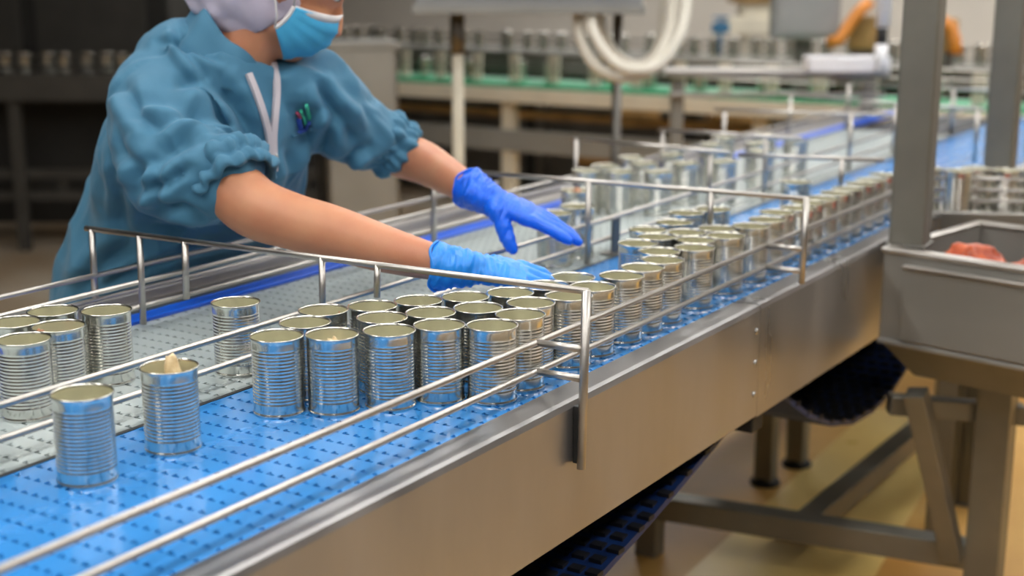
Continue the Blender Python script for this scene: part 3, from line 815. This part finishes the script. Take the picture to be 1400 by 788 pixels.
for pts_, m_, l_ in (([(411, 148), (417, 165)], 'logo_green', 'short green embroidered stripe'), ([(419, 141), (427, 162)], 'logo_green', 'longer green embroidered stripe'),
                     ([(404, 152), (406, 160)], 'logo_red', 'small red embroidered mark'), ([(403, 162), (406, 175)], 'logo_blue', 'blue embroidered stroke'), ([(404, 180), (416, 176), (428, 169)], 'logo_blue', 'blue embroidered underline')):
    strip('emblem', pts_, 3.6, m_, smock, .010)['label'] = l_
strip('pocket_edge', [(398, 186), (412, 182), (428, 176)], 2.5, 'smock', smock, .004)
# ---- trousers and boots
for hp in (hipL, hipR):
    bm = bmesh.new()
    add_tube(bm, [hp + Vector((0, 0, .06)), hp + Vector((0, 0, -.28)), Vector((hp.x, hp.y, .45)), Vector((hp.x, hp.y, .24))], [.105, .098, .082, .078], 20)
    from_bm('trouser_leg', bm, 'trouser', body, True)
    bm = bmesh.new()
    add_tube(bm, [Vector((hp.x, hp.y, .30)), Vector((hp.x, hp.y, .15)), Vector((hp.x, hp.y, .055))], [.07, .062, .058], 18)
    add_ball(bm, Vector((hp.x, hp.y, .058)) + RT * .055, (.145, .056, .058), (RT, AWAY, ZV), 20)
    o = link('boot', fuse(bm, .007, 3), 'boot', body, True); o.data.materials.clear(); o.data.materials.append(MATS['boot'])
# ---- gloves
def glove(hand, wrist_px, prev_px, material, label, cr, seed, flare):
    bm = bmesh.new(); hand(bm, .0014)
    w0 = ud(*prev_px); w1 = ud(*wrist_px); a = (w1 - w0).normalized(); Lc = (w1 - w0).length
    add_tube(bm, [w0, w0 + a * Lc * .3, w0 + a * Lc * .7, w0 + a * Lc * 1.1, w0 + a * Lc * 1.5], [cr * (1.06 + flare), cr * (1.02 + flare * .6), cr * .97, cr * .86, cr * .6], 28)
    me = fuse(bm, .0026, 4, .5)
    # thin rubber creases across wrist and palm
    W_, Tn = (HR_W, HR_T) if hand is right_hand else (HL_W, HL_T)
    a_ = (Tn - W_).normalized()
    vn = [v.normal.copy() for v in me.vertices]
    for v, n in zip(me.vertices, vn):
        x = (v.co - W_).dot(a_)
        amp = .0030 * max(0, 1 - max(0, x - .02) / .10)
        q = Vector(v.co) * 24 + a_ * (x * 95)
        v.co += n * (amp * (1 - 2.6 * abs(noise.noise(q + Vector((seed, 0, 0))))) + .0006 * noise.noise(v.co * 130))
    g = link('glove', me, material, body, True); g.data.materials.clear(); g.data.materials.append(MATS[material]); g['label'] = label
    # rolled edge of the cuff
    s = a.cross(ZV).normalized(); t = s.cross(a); n = 56
    ring = []
    for i in range(n):
        th = 2 * math.pi * i / n
        rr = cr * (1.07 + flare + .03 * math.sin(th * 5 + seed) + .02 * math.sin(th * 9 + seed))
        ring.append(w0 + a * (.004 * math.sin(th * 4 + seed) + .0005) + s * (rr * math.cos(th)) + t * (rr * math.sin(th)))
    bm = bmesh.new(); add_tube(bm, ring + [ring[0]], .0024, 8, cap=False)
    from_bm('rolled_edge', bm, material, g, True)
glove(right_hand, (640, 367, 2.25), (594, 364, 2.256), 'glove_near', 'bright blue rubber glove resting on the cans', .0335, 1.0, .12)
glove(left_hand, (668, 272, 2.635), (640, 256, 2.67), 'glove_far', 'deep blue rubber glove held above the belt', .034, 2.2, .10)
# ---- hood: cloth shell over head and neck, open round the face
bm = bmesh.new()
HOC = ud(350, -36, 2.555)
bmesh.ops.create_uvsphere(bm, u_segments=72, v_segments=48, radius=1)
for v in bm.verts:
    f, s_, u = v.co
    fold = .010 * noise.noise(Vector((f * 2.2 + u * 1.5, s_ * 2.2, u * 2.2 + 4))) + .005 * noise.noise(Vector((f * 7, s_ * 3, u * 7)))
    v.co = HOC + HF * (f * (.138 + fold)) + HS * (s_ * (.110 + fold)) + HU * (u * (.132 + fold))
pl_a, pl_b = ud(318, 60, 2.5), ud(430, 2, 2.5)
pn = (pl_b - pl_a).cross(ray(370, 25)).normalized()
if pn.dot(ud(440, 60, 2.5) - pl_a) < 0: pn = -pn
bmesh.ops.bisect_plane(bm, geom=bm.verts[:] + bm.edges[:] + bm.faces[:], plane_co=pl_a, plane_no=pn, clear_outer=True)
b2 = bmesh.new()                                   # the front of the hood drawn over the forehead
bmesh.ops.create_uvsphere(b2, u_segments=64, v_segments=40, radius=1)
for v in b2.verts:
    f, s_, u = v.co
    fo = .003 * noise.noise(Vector((f * 4, s_ * 4, u * 4)))
    v.co = H(-.018 + f * (.108 + fo), s_ * (.086 + fo), .035 + u * (.101 + fo))
bmesh.ops.bisect_plane(b2, geom=b2.verts[:] + b2.edges[:] + b2.faces[:], plane_co=H(.07, 0, .064), plane_no=(-HU - HF * -.25).normalized(), clear_outer=True)
tm = bpy.data.meshes.new('tmp'); b2.to_mesh(tm); b2.free(); bm.from_mesh(tm); bpy.data.meshes.remove(tm)
hood = from_bm('hood', bm, 'hood', body, True)
sd_ = hood.modifiers.new('thick', 'SOLIDIFY'); sd_.thickness = .004; sd_.offset = 1
# ---- face mask with white edges and ear loops
bm = bmesh.new(); rows = []
n1, n2 = 32, 14
for j in range(n2 + 1):
    v = j / n2
    row = []
    for i in range(n1 + 1):
        u = i / n1 * 2 - 1
        ang = u * 1.40
        top = .012 - .034 * abs(u) ** 1.3; bot = -.118 + .045 * abs(u) ** 1.5
        h = bot + (top - bot) * v
        bul = .104 - .030 * (2 * v - 1.2) ** 2 * (1 - .3 * abs(u)) - .012 * (1 - v)
        pleat = .0022 * math.sin(v * 26) * (1 - u * u)
        row.append(bm.verts.new(H(.002 + (bul + pleat) * math.cos(ang) * 1.03, (.079 + pleat) * math.sin(ang), h)))
    rows.append(row)
for p, q in zip(rows, rows[1:]):
    for i in range(n1): bm.faces.new((p[i], p[i + 1], q[i + 1], q[i]))
top_edge = [v.co.copy() for v in rows[-1]]; left_edge = [r[0].co.copy() for r in rows]; right_edge = [r[-1].co.copy() for r in rows]
mk = from_bm('face_mask', bm, 'mask', body, True); mk['label'] = 'sky blue pleated face mask'
md = mk.modifiers.new('t', 'SOLIDIFY'); md.thickness = .0018; md.offset = 1
bm = bmesh.new(); rws = []
for p in top_edge: rws.append([bm.verts.new(p + HF * .0035 + HU * .003), bm.verts.new(p + HF * .0048 - HU * .015), bm.verts.new(p - HU * .015), bm.verts.new(p + HU * .003)])
for p, q in zip(rws, rws[1:]):
    for k in range(4): bm.faces.new((p[k], p[(k + 1) % 4], q[(k + 1) % 4], q[k]))
bm.faces.new(rws[0]); bm.faces.new(list(reversed(rws[-1])))
from_bm('edge_band', bm, 'white_cloth', mk, True)
for e in (left_edge, right_edge):
    bm = bmesh.new(); add_tube(bm, [p for p in e], .0042, 8); from_bm('edge_band', bm, 'white_cloth', mk, True)
    sd = 1 if (e[0] - HC).dot(HS) > 0 else -1
    a, b = e[-1], e[0]
    tube('ear_loop', [a, (a + H(-.01, sd * .090, .03)) / 2 + HS * sd * .006, H(-.014, sd * .098, .030), H(-.030, sd * .096, .0), H(-.014, sd * .094, -.032), (b + H(-.006, sd * .090, -.03)) / 2 + HS * sd * .006, b], .0022, 'white_cloth', mk, 8)

# ================================================================== BIN, STAND AND POSTS ON THE RIGHT
a1 = math.radians(-101.0)                      # direction of the bin's front face, to the right
E1 = Vector((math.cos(a1), math.sin(a1), 0)); E2 = Vector((-E1.y, E1.x, 0))
bin_o = Vector((2.955, .915, .905))
binr = empty('meat_bin', (bin_o.x, bin_o.y, 0), 'open stainless bin holding orange meat beside the conveyor end', 'bin', rz=a1)
BW, BD = .80, .46
def bin_part(name, pts_lo, pts_hi, material, parent=None):
    bm = bmesh.new(); lo = [bm.verts.new(p) for p in pts_lo]; hi = [bm.verts.new(p) for p in pts_hi]
    n = len(lo)
    bm.faces.new(list(reversed(lo))); bm.faces.new(hi)
    for k in range(n): bm.faces.new((lo[k], lo[(k + 1) % n], hi[(k + 1) % n], hi[k]))
    return from_bm(name, bm, material, parent or binr)
# local x runs along the front, local y to the back
box('front_wall', (BW / 2, .012, .80), (BW, .024, .20), 'bin_steel', binr, bev=.004)
box('back_wall', (BW / 2, BD - .01, .80), (BW, .02, .20), 'bin_steel', binr)
box('side_wall', (.010, BD / 2, .80), (.02, BD - .05, .20), 'bin_steel', binr)
box('side_wall', (BW - .010, BD / 2, .80), (.02, BD - .05, .20), 'bin_steel', binr)
box('rim', (BW / 2, .010, .902), (BW + .01, .034, .012), 'rod', binr, bev=.004)
box('rim', (BW / 2, BD - .01, .902), (BW + .01, .03, .012), 'rod', binr, bev=.004)
box('rim', (.008, BD / 2, .902), (.026, BD - .05, .012), 'rod', binr, bev=.004)
fp = box('front_plate', (BW / 2 + .03, -.006, .79), (BW - .05, .012, .165), 'bin_steel', binr, bev=.003)
box('plate_lip', (BW / 2 + .03, -.012, .874), (BW - .05, .016, .008), 'rod', fp, bev=.002)
bin_part('hopper_bottom', [(.06, .06, .615), (BW - .06, .06, .615), (BW - .06, BD - .06, .615), (.06, BD - .06, .615)],
         [(.0, .0, .70), (BW, .0, .70), (BW, BD, .70), (.0, BD, .70)], 'tube_frame')
box('bottom_edge', (BW / 2, .006, .698), (BW, .03, .012), 'bin_steel', binr)
# meat lumps
def lump(u, v, z, sz, material, label, seed):
    bm = bmesh.new(); bmesh.ops.create_icosphere(bm, subdivisions=4, radius=1)
    for q in bm.verts:
        q.co *= 1 + .22 * noise.noise(q.co * 2.1 + Vector((seed * 5.3, 1, 2))) + .08 * noise.noise(q.co * 6 + Vector((seed, 4, 0)))
        q.co = Vector((q.co.x * sz[0], q.co.y * sz[1], q.co.z * sz[2]))
    o = from_bm('meat_piece', bm, material, None, True)
    p = Vector((bin_o.x, bin_o.y, 0)) + E1 * u + E2 * v
    o.location = (p.x, p.y, z); o.rotation_euler = (0, 0, a1 + seed)
    tag(o, label, 'meat', 'meat in the steel bin')
for u, v, z, sz, m, l, sd in [
  (.16, .11, .858, (.078, .05, .062), 'meat', 'orange meat lump at the left front of the bin', .3),
  (.315, .11, .862, (.078, .05, .062), 'meat', 'orange meat lump in the bin front, second from the left', -.2),
  (.47, .12, .860, (.078, .055, .062), 'meat', 'orange meat lump in the bin front by the right picture edge', .15),
  (.63, .13, .855, (.08, .06, .06), 'meat', 'orange meat lump in the bin front beyond the picture edge', .1),
  (.30, .30, .845, (.09, .07, .075), 'meat_dark', 'dark red meat lump at the back of the bin', .5),
  (.52, .30, .850, (.09, .07, .085), 'meat_dark', 'dark red meat lump in the back right of the bin', -.4)]:
    lump(u, v, z, sz, m, l, sd)
# stand under the bin
st = empty('bin_stand', (0, 0, 0), 'tubular steel stand with diagonal braces under the meat bin', 'stand')
def bar(name, a, b, wd, material, parent, hd=None):
    bm = bmesh.new(); add_bar(bm, a, b, wd, hd, bev=.003); return from_bm(name, bm, material, parent)
pr = ud(1363, 560, 3.22); pl = uz(888, 757, 0)
bar('leg', (pr.x, pr.y, 0), (pr.x, pr.y, .61), .078, 'tube_frame', st)
bar('leg', (pl.x, pl.y, 0), (pl.x, pl.y, .66), .058, 'tube_frame', st)
lb0, lb1 = uz(900, 690, .14), Vector((pr.x, pr.y, .14))
bar('base_tube', (pl.x, pl.y, .14), lb1, .062, 'tube_frame', st)
bar('base_tube', uz(1098, 722, .14), uz(1262, 585, .14), .058, 'tube_frame', st)
bar('brace', ud(1252, 536, 3.12), uz(1303, 764, .14), .046, 'tube_frame', st)
for q in ((1298, 688), (1328, 676)):
    p = uz(*q, 0); bar('leg', (p.x, p.y, 0), (p.x, p.y, .64), .045, 'tube_frame', st)
bar('top_tube', ud(1215, 552, 3.25), ud(1400, 567, 3.25), .045, 'tube_frame', st)
# posts
def post(c, wdt, z0, z1, label, rz):
    o = empty('steel_post', (c[0], c[1], 0), label, 'post', rz=rz)
    box('tube', (0, 0, (z0 + z1) / 2), (wdt, wdt * .9, z1 - z0), 'tube_frame', o, bev=.006)
    box('base_plate', (0, 0, z0 + .004), (wdt * 1.15, wdt * 1.1, .008), 'steel_dark', o)
    return o
pb = ud(1243, 338, 3.10)
post((pb.x, pb.y), .078, .90, 2.4, 'big square steel post rising from the corner of the meat bin', a1 + .25)
pb = ud(1366, 236, 3.78)
post((pb.x, pb.y), .075, 0.0, 2.4, 'thinner looking square steel post at the upper right edge', a1 + .2)
# discharge conveyor turning off to the right
p0, p1 = uz(1262, 296, .895), uz(1420, 300, .895)
dv = (p1 - p0).normalized(); dn = Vector((-dv.y, dv.x, 0))
if dn.dot(AWAY) < 0: dn = -dn
rzd = math.atan2(dv.y, dv.x)
dc = empty('discharge_conveyor', (p0.x, p0.y, 0), 'steel conveyor carrying cans off to the right behind the bin', 'conveyor', rz=rzd)
sg = 1 if (Vector((-math.sin(rzd), math.cos(rzd), 0))).dot(dn) > 0 else -1
box('bed', (.55, sg * .09, .885), (1.1, .17, .02), 'steel_dark', dc)
box('front_rail', (.55, -sg * .003, .888), (1.1, .015, .045), 'steel', dc)
box('skirt', (.55, sg * .01, .80), (1.1, .01, .14), 'steel_dark', dc)
for z in (.935, .962, .99): tube('guide_rod', [(0.0, sg * .022, z), (1.1, sg * .022, z)], .0045, 'rod', dc, 10)
for x in (.1, 1.0):
    box('leg', (x, sg * .09, .4375), (.05, .05, .875), 'tube_frame', dc)

# ================================================================== REAR MACHINES
rc = empty('rear_conveyor', (6.35, 3.3, 0), 'long rear conveyor with bright green belt and many pale guide posts', 'conveyor')
box('green_belt', (.12, 0, .895), (.34, 4.6, .02), 'belt_green', rc)
box('bed_beam', (-.06, 0, .845), (.04, 4.7, .075), 'cream', rc)
box('shelf_beam', (-.02, .4, .60), (.06, 4.4, .115), 'painted_grey', rc)
box('drive_chain', (.06, -.2, .735), (.05, 3.6, .04), 'brown_pack', rc)
box('back_beam', (.32, 0, .86), (.04, 4.7, .09), 'painted_grey', rc)
for i in range(19):
    y = -2.2 + i * .245
    box('guide_post', (.03, y, .985), (.02, .062, .15), 'cream', rc)
for z in (.975, 1.015, 1.06):
    tube('guide_rod', [(0, -2.3, z), (0, 2.25, z)], .007, 'rod', rc, 8)
for y in (-2.1, -.7, .75, 2.0): box('leg', (.0, y, .42), (.07, .07, .84), 'cream', rc)
rc2 = empty('upper_conveyor', (7.6, 4.6, 0), 'grey can conveyor running behind the green belt', 'conveyor')
box('bed', (.1, 0, .985), (.3, 8.4, .03), 'painted_grey', rc2)
box('beam', (-.07, 0, .93), (.04, 8.4, .09), 'steel_dark', rc2)
for z in (1.04, 1.085): tube('guide_rod', [(-.03, -4.1, z), (-.03, 4.1, z)], .007, 'steel_dark', rc2, 8)
for y in (-3.8, -2, 0, 2, 3.8): box('leg', (0, y, .48), (.07, .07, .95), 'steel_dark', rc2)
dm = empty('dark_backing', (8.1, 4.8, 0), 'dark backing added to fill the darkness low behind the green conveyor', 'machine')
box('housing', (0, 0, .44), (.5, 9.0, .86), 'dark_machine', dm)  # dark box added to fill the darkness under the rear conveyors
for i in range(8): box('door', (-.258, -3.9 + i * 1.12, .42), (.016, .98, .70), 'steel_dark', dm)
me_far = bpy.data.meshes.new('tin_can_far'); bmf = bmesh.new(); add_lathe(bmf, [(0, 0), (.0365, 0), (.036, .01), (.036, .10), (.038, .107), (.037, .11), (.035, .105), (.0345, .02), (0, .02)], 16)
bmesh.ops.recalc_face_normals(bmf, faces=bmf.faces); bmf.to_mesh(me_far); bmf.free(); me_far.materials.append(MATS['tin']); me_far.polygons.foreach_set('use_smooth', [True] * len(me_far.polygons))
for i in range(58):
    y = .75 + i * .118 + R.uniform(-.02, .02)
    o = bpy.data.objects.new('tin_can', me_far); COL.objects.link(o); o.location = (7.68 + R.uniform(-.04, .08), y, 1.0)
    tag(o, 'tiny blurred can on the grey conveyor behind the green belt', 'can', 'cans on the rear conveyor')
for i in range(13):
    o = bpy.data.objects.new('tin_can', me_far); COL.objects.link(o); o.location = (6.47 + R.uniform(-.04, .05), 1.5 + i * .29 + R.uniform(-.05, .05), .905)
    tag(o, 'blurred can standing on the green belt at the back', 'can', 'cans on the green belt')
# steel cabinet behind the worker
p = ud(487, 150, 6.6)
cb_ = empty('steel_cabinet', (p.x, p.y, 0), 'pale steel cabinet standing behind the worker shoulder', 'cabinet', rz=YAW + .25)
box('body', (0, 0, .58), (.40, .34, 1.14), 'steel_dark', cb_, bev=.01)
box('top_cover', (0, 0, 1.16), (.43, .37, .03), 'painted_grey', cb_)
dr = box('door', (-.205, 0, .60), (.012, .31, 1.08), 'painted_grey', cb_); box('handle', (-.216, -.12, .65), (.012, .02, .12), 'steel', dr)
# left dark conveyor line with cans
p = ud(110, 112, 7.4)
lc = empty('left_conveyor', (p.x, p.y, 0), 'dark grey can conveyor in the shade at the upper left', 'conveyor', rz=YAW - math.pi / 2)
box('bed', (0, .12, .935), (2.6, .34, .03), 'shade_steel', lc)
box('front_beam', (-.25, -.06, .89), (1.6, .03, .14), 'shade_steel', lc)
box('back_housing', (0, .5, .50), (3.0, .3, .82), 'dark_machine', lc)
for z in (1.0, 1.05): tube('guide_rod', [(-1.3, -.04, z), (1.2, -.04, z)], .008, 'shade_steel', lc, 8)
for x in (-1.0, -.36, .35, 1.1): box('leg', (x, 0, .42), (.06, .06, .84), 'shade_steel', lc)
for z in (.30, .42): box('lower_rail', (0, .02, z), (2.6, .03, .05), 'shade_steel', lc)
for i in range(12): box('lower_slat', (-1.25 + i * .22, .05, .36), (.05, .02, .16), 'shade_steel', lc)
for i in range(22):
    q = lc.matrix_basis @ Vector((-1.2 + i * .108, .1 + R.uniform(-.05, .1), .951))
    o = bpy.data.objects.new('tin_can', me_far); COL.objects.link(o); o.location = q
    tag(o, 'blurred can on the shaded conveyor at the upper left', 'can', 'cans on the left conveyor')
p = ud(165, 146, 7.2)
g_ = empty('green_switch', (p.x, p.y, p.z), 'small green switch box hanging on the left conveyor', 'switch', rz=YAW - math.pi / 2)
box('case', (0, 0, 0), (.10, .05, .08), 'belt_green', g_, bev=.01); box('button', (0, -.03, .01), (.03, .015, .03), 'black', g_)
box('bracket', (0, .03, .06), (.02, .02, .10), 'shade_steel', g_)
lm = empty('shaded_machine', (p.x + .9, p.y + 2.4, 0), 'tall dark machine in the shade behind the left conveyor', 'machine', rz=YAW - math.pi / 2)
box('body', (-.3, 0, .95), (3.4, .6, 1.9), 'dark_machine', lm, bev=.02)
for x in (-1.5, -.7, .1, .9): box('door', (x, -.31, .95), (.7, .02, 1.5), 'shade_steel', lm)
# overhead control box with hoses and two poles
p = ud(722, 12, 5.0)
ob = empty('control_box', (p.x, p.y, 0), 'wide grey overhead control box on two thin poles', 'control box', rz=YAW - math.pi / 2)
zb = p.z
box('case', (0, 0, zb + .19), (.80, .28, .36), 'box_grey', ob, bev=.01)
box('lower_lip', (0, 0, zb), (.82, .30, .03), 'painted_grey', ob)
dd = box('door', (.0, -.146, zb + .2), (.72, .012, .30), 'painted_grey', ob); box('latch', (.30, -.158, zb + .2), (.03, .015, .06), 'black', dd)
tube('gland', [(.18, -.02, zb - .03), (.18, -.02, zb + .02)], .022, 'rod', ob)
tube('gland', [(.21, .05, zb - .03), (.21, .05, zb + .02)], .022, 'rod', ob)
tube('pole', [(-.255, 0, 0), (-.255, 0, zb)], .022, 'cream', ob, 14)
tube('pole_sleeve', [(-.255, 0, zb - .16), (-.255, 0, zb)], .027, 'steel_dark', ob, 14)
tube('pole', [(.325, .02, 0), (.325, .02, zb)], .018, 'steel_dark', ob, 14)
def hose(pts, rad, label):
    q = arm_pts([(x, y, d, rad) for x, y, d in pts], 8)
    bm = bmesh.new(); add_tube(bm, [a for a, _ in q], rad, 14)
    tag(from_bm('hose', bm, 'hose', None, True), label, 'hose', 'hoses under the control box')
hose([(791, 20, 4.95), (793, 50, 4.93), (812, 88, 4.92), (845, 106, 4.92), (880, 100, 4.92), (905, 70, 4.93), (918, 30, 4.95), (921, -40, 4.95)], .020, 'outer left white hose looping down from the control box')
hose([(806, 20, 4.9), (814, 50, 4.88), (838, 84, 4.87), (868, 96, 4.87), (902, 88, 4.87), (928, 52, 4.88), (938, 10, 4.9), (939, -40, 4.9)], .020, 'inner white hose of the loop under the control box')
hose([(822, 10, 5.02), (824, 40, 5.02), (845, 76, 5.02), (876, 88, 5.02), (900, 62, 5.02), (908, 10, 5.02), (909, -40, 5.02)], .017, 'thin rear white hose of the loop')
# things further back in the upper right
p = ud(1030, 40, 9.7)
cc = empty('cream_column', (p.x, p.y, 0), 'cream machine column at the back left of the grey box', 'column', rz=YAW)
box('shaft', (0, 0, 1.2), (.2, .20, 2.4), 'cream', cc, bev=.01); box('flange', (0, 0, 1.30), (.28, .34, .05), 'brown_pack', cc); box('foot_block', (0, 0, 1.12), (.3, .40, .12), 'cream', cc)
p = ud(985, 38, 8.0)
vv = empty('valve', (p.x, p.y, p.z), 'small blue valve beside the cream column', 'valve', rz=YAW)
box('body', (0, 0, 0), (.05, .10, .06), 'blue_part', vv, bev=.01); tube('stem', [(0, 0, -.15), (0, 0, .05)], .014, 'blue_part', vv); box('wheel', (0, 0, .06), (.06, .09, .012), 'blue_part', vv)
p = ud(1100, 20, 7.0)
gb = empty('grey_box', (p.x, p.y, 0), 'plain light grey electrical box at the top right of the hall', 'electrical box', rz=YAW - .1)
zz = ud(1100, 53, 7.0).z
box('case', (0, 0, zz + .20), (.25, .33, .40), 'box_grey', gb, bev=.012); box('door', (-.13, .0, zz + .20), (.012, .28, .34), 'box_grey', gb); box('stand', (.05, 0, zz / 2), (.08, .08, zz), 'steel_dark', gb)
def orange_arm(pts, d, rad, label, body_px):
    P = [ud(x, y, d) for x, y in pts]
    r_ = empty('orange_arm', (P[-1].x, P[-1].y, 0), label, 'machine arm')
    off = Vector((P[-1].x, P[-1].y, 0))
    tube('arm', [q - off for q in P], rad, 'orange', r_, 14)
    c = ud(*body_px, d + .1) - off
    box('motor', c, (.12, .14, .17), 'brown_pack', r_, bev=.02); box('stand', (c.x, c.y, c.z / 2), (.10, .10, c.z - .1), 'steel_dark', r_)
orange_arm([(1190, 2), (1172, 18), (1158, 38), (1148, 54), (1132, 60)], 6.8, .030, 'curved orange machine arm left of the big steel post', (1182, 45))
orange_arm([(1285, 26), (1300, 36), (1306, 55), (1307, 74)], 6.8, .030, 'orange machine arm seen between the two steel posts', (1288, 48))
p = ud(1204, 84, 5.4)
nz_ = empty('white_nozzle', (p.x, p.y, p.z), 'white vertical nozzle pipe with black ring beside the big post', 'nozzle')
tube('upper_pipe', [(0, 0, .13), (0, 0, .75)], .026, 'white', nz_, 16); tube('black_ring', [(0, 0, .066), (0, 0, .13)], .021, 'black', nz_, 16); tube('lower_pipe', [(0, 0, -.04), (0, 0, .066)], .024, 'white', nz_, 16)
p = ud(1150, 96, 5.95)
tb = empty('steel_table', (p.x, p.y, 0), 'narrow steel table frame below the white trays at the back', 'table', rz=YAW - math.pi / 2)
tz = ud(1150, 96, 5.95).z
box('top', (-.28, .05, tz - .012), (.95, .22, .03), 'rod', tb); box('rail', (-.28, -.05, tz - .10), (.92, .02, .02), 'rod', tb)
for x in (-.70, .12): box('leg', (x, 0, tz / 2 - .02), (.055, .055, tz - .04), 'painted_grey', tb)
for px, wd_, l in ((1130, .17, 'left white plastic tray lying on the steel table at the back'), (1182, .18, 'right white plastic tray lying on the steel table, nearest the big post')):
    p = ud(px, 90 if px < 1150 else 95, 5.85)
    t_ = empty('white_tray', (p.x, p.y, tz + .004), l, 'tray', 'white trays at the back', rz=YAW - math.pi / 2)
    box('base', (0, 0, .006), (wd_, .12, .012), 'white', t_); 
    for sx in (-1, 1): box('wall', (sx * wd_ / 2, 0, .03), (.008, .12, .06), 'white', t_)
    for sy in (-1, 1): box('wall', (0, sy * .06, .03), (wd_, .008, .06), 'white', t_)
for (x, y, d, w_, h_, l) in ((872, 158, 7.9, .22, .10, 'brown carton on the shelf below the green conveyor, upper one'), (812, 207, 7.8, .20, .12, 'brown carton low under the green conveyor behind the hoses'), (1000, 165, 7.45, .25, .12, 'brown carton under the right part of the green conveyor')):
    p = ud(x, y, d)
    o = empty('carton', (p.x, p.y, 0), l, 'carton', 'cartons under the rear conveyor', rz=YAW - math.pi / 2)
    box('pallet_block', (0, 0, (p.z - h_ / 2) / 2), (w_ * .95, .24, p.z - h_ / 2), 'dark_machine', o)
    box('body', (0, 0, p.z), (w_, .26, h_), 'brown_pack', o); box('tape', (0, 0, p.z + h_ / 2 + .001), (.05, .262, .003), 'cream', o)
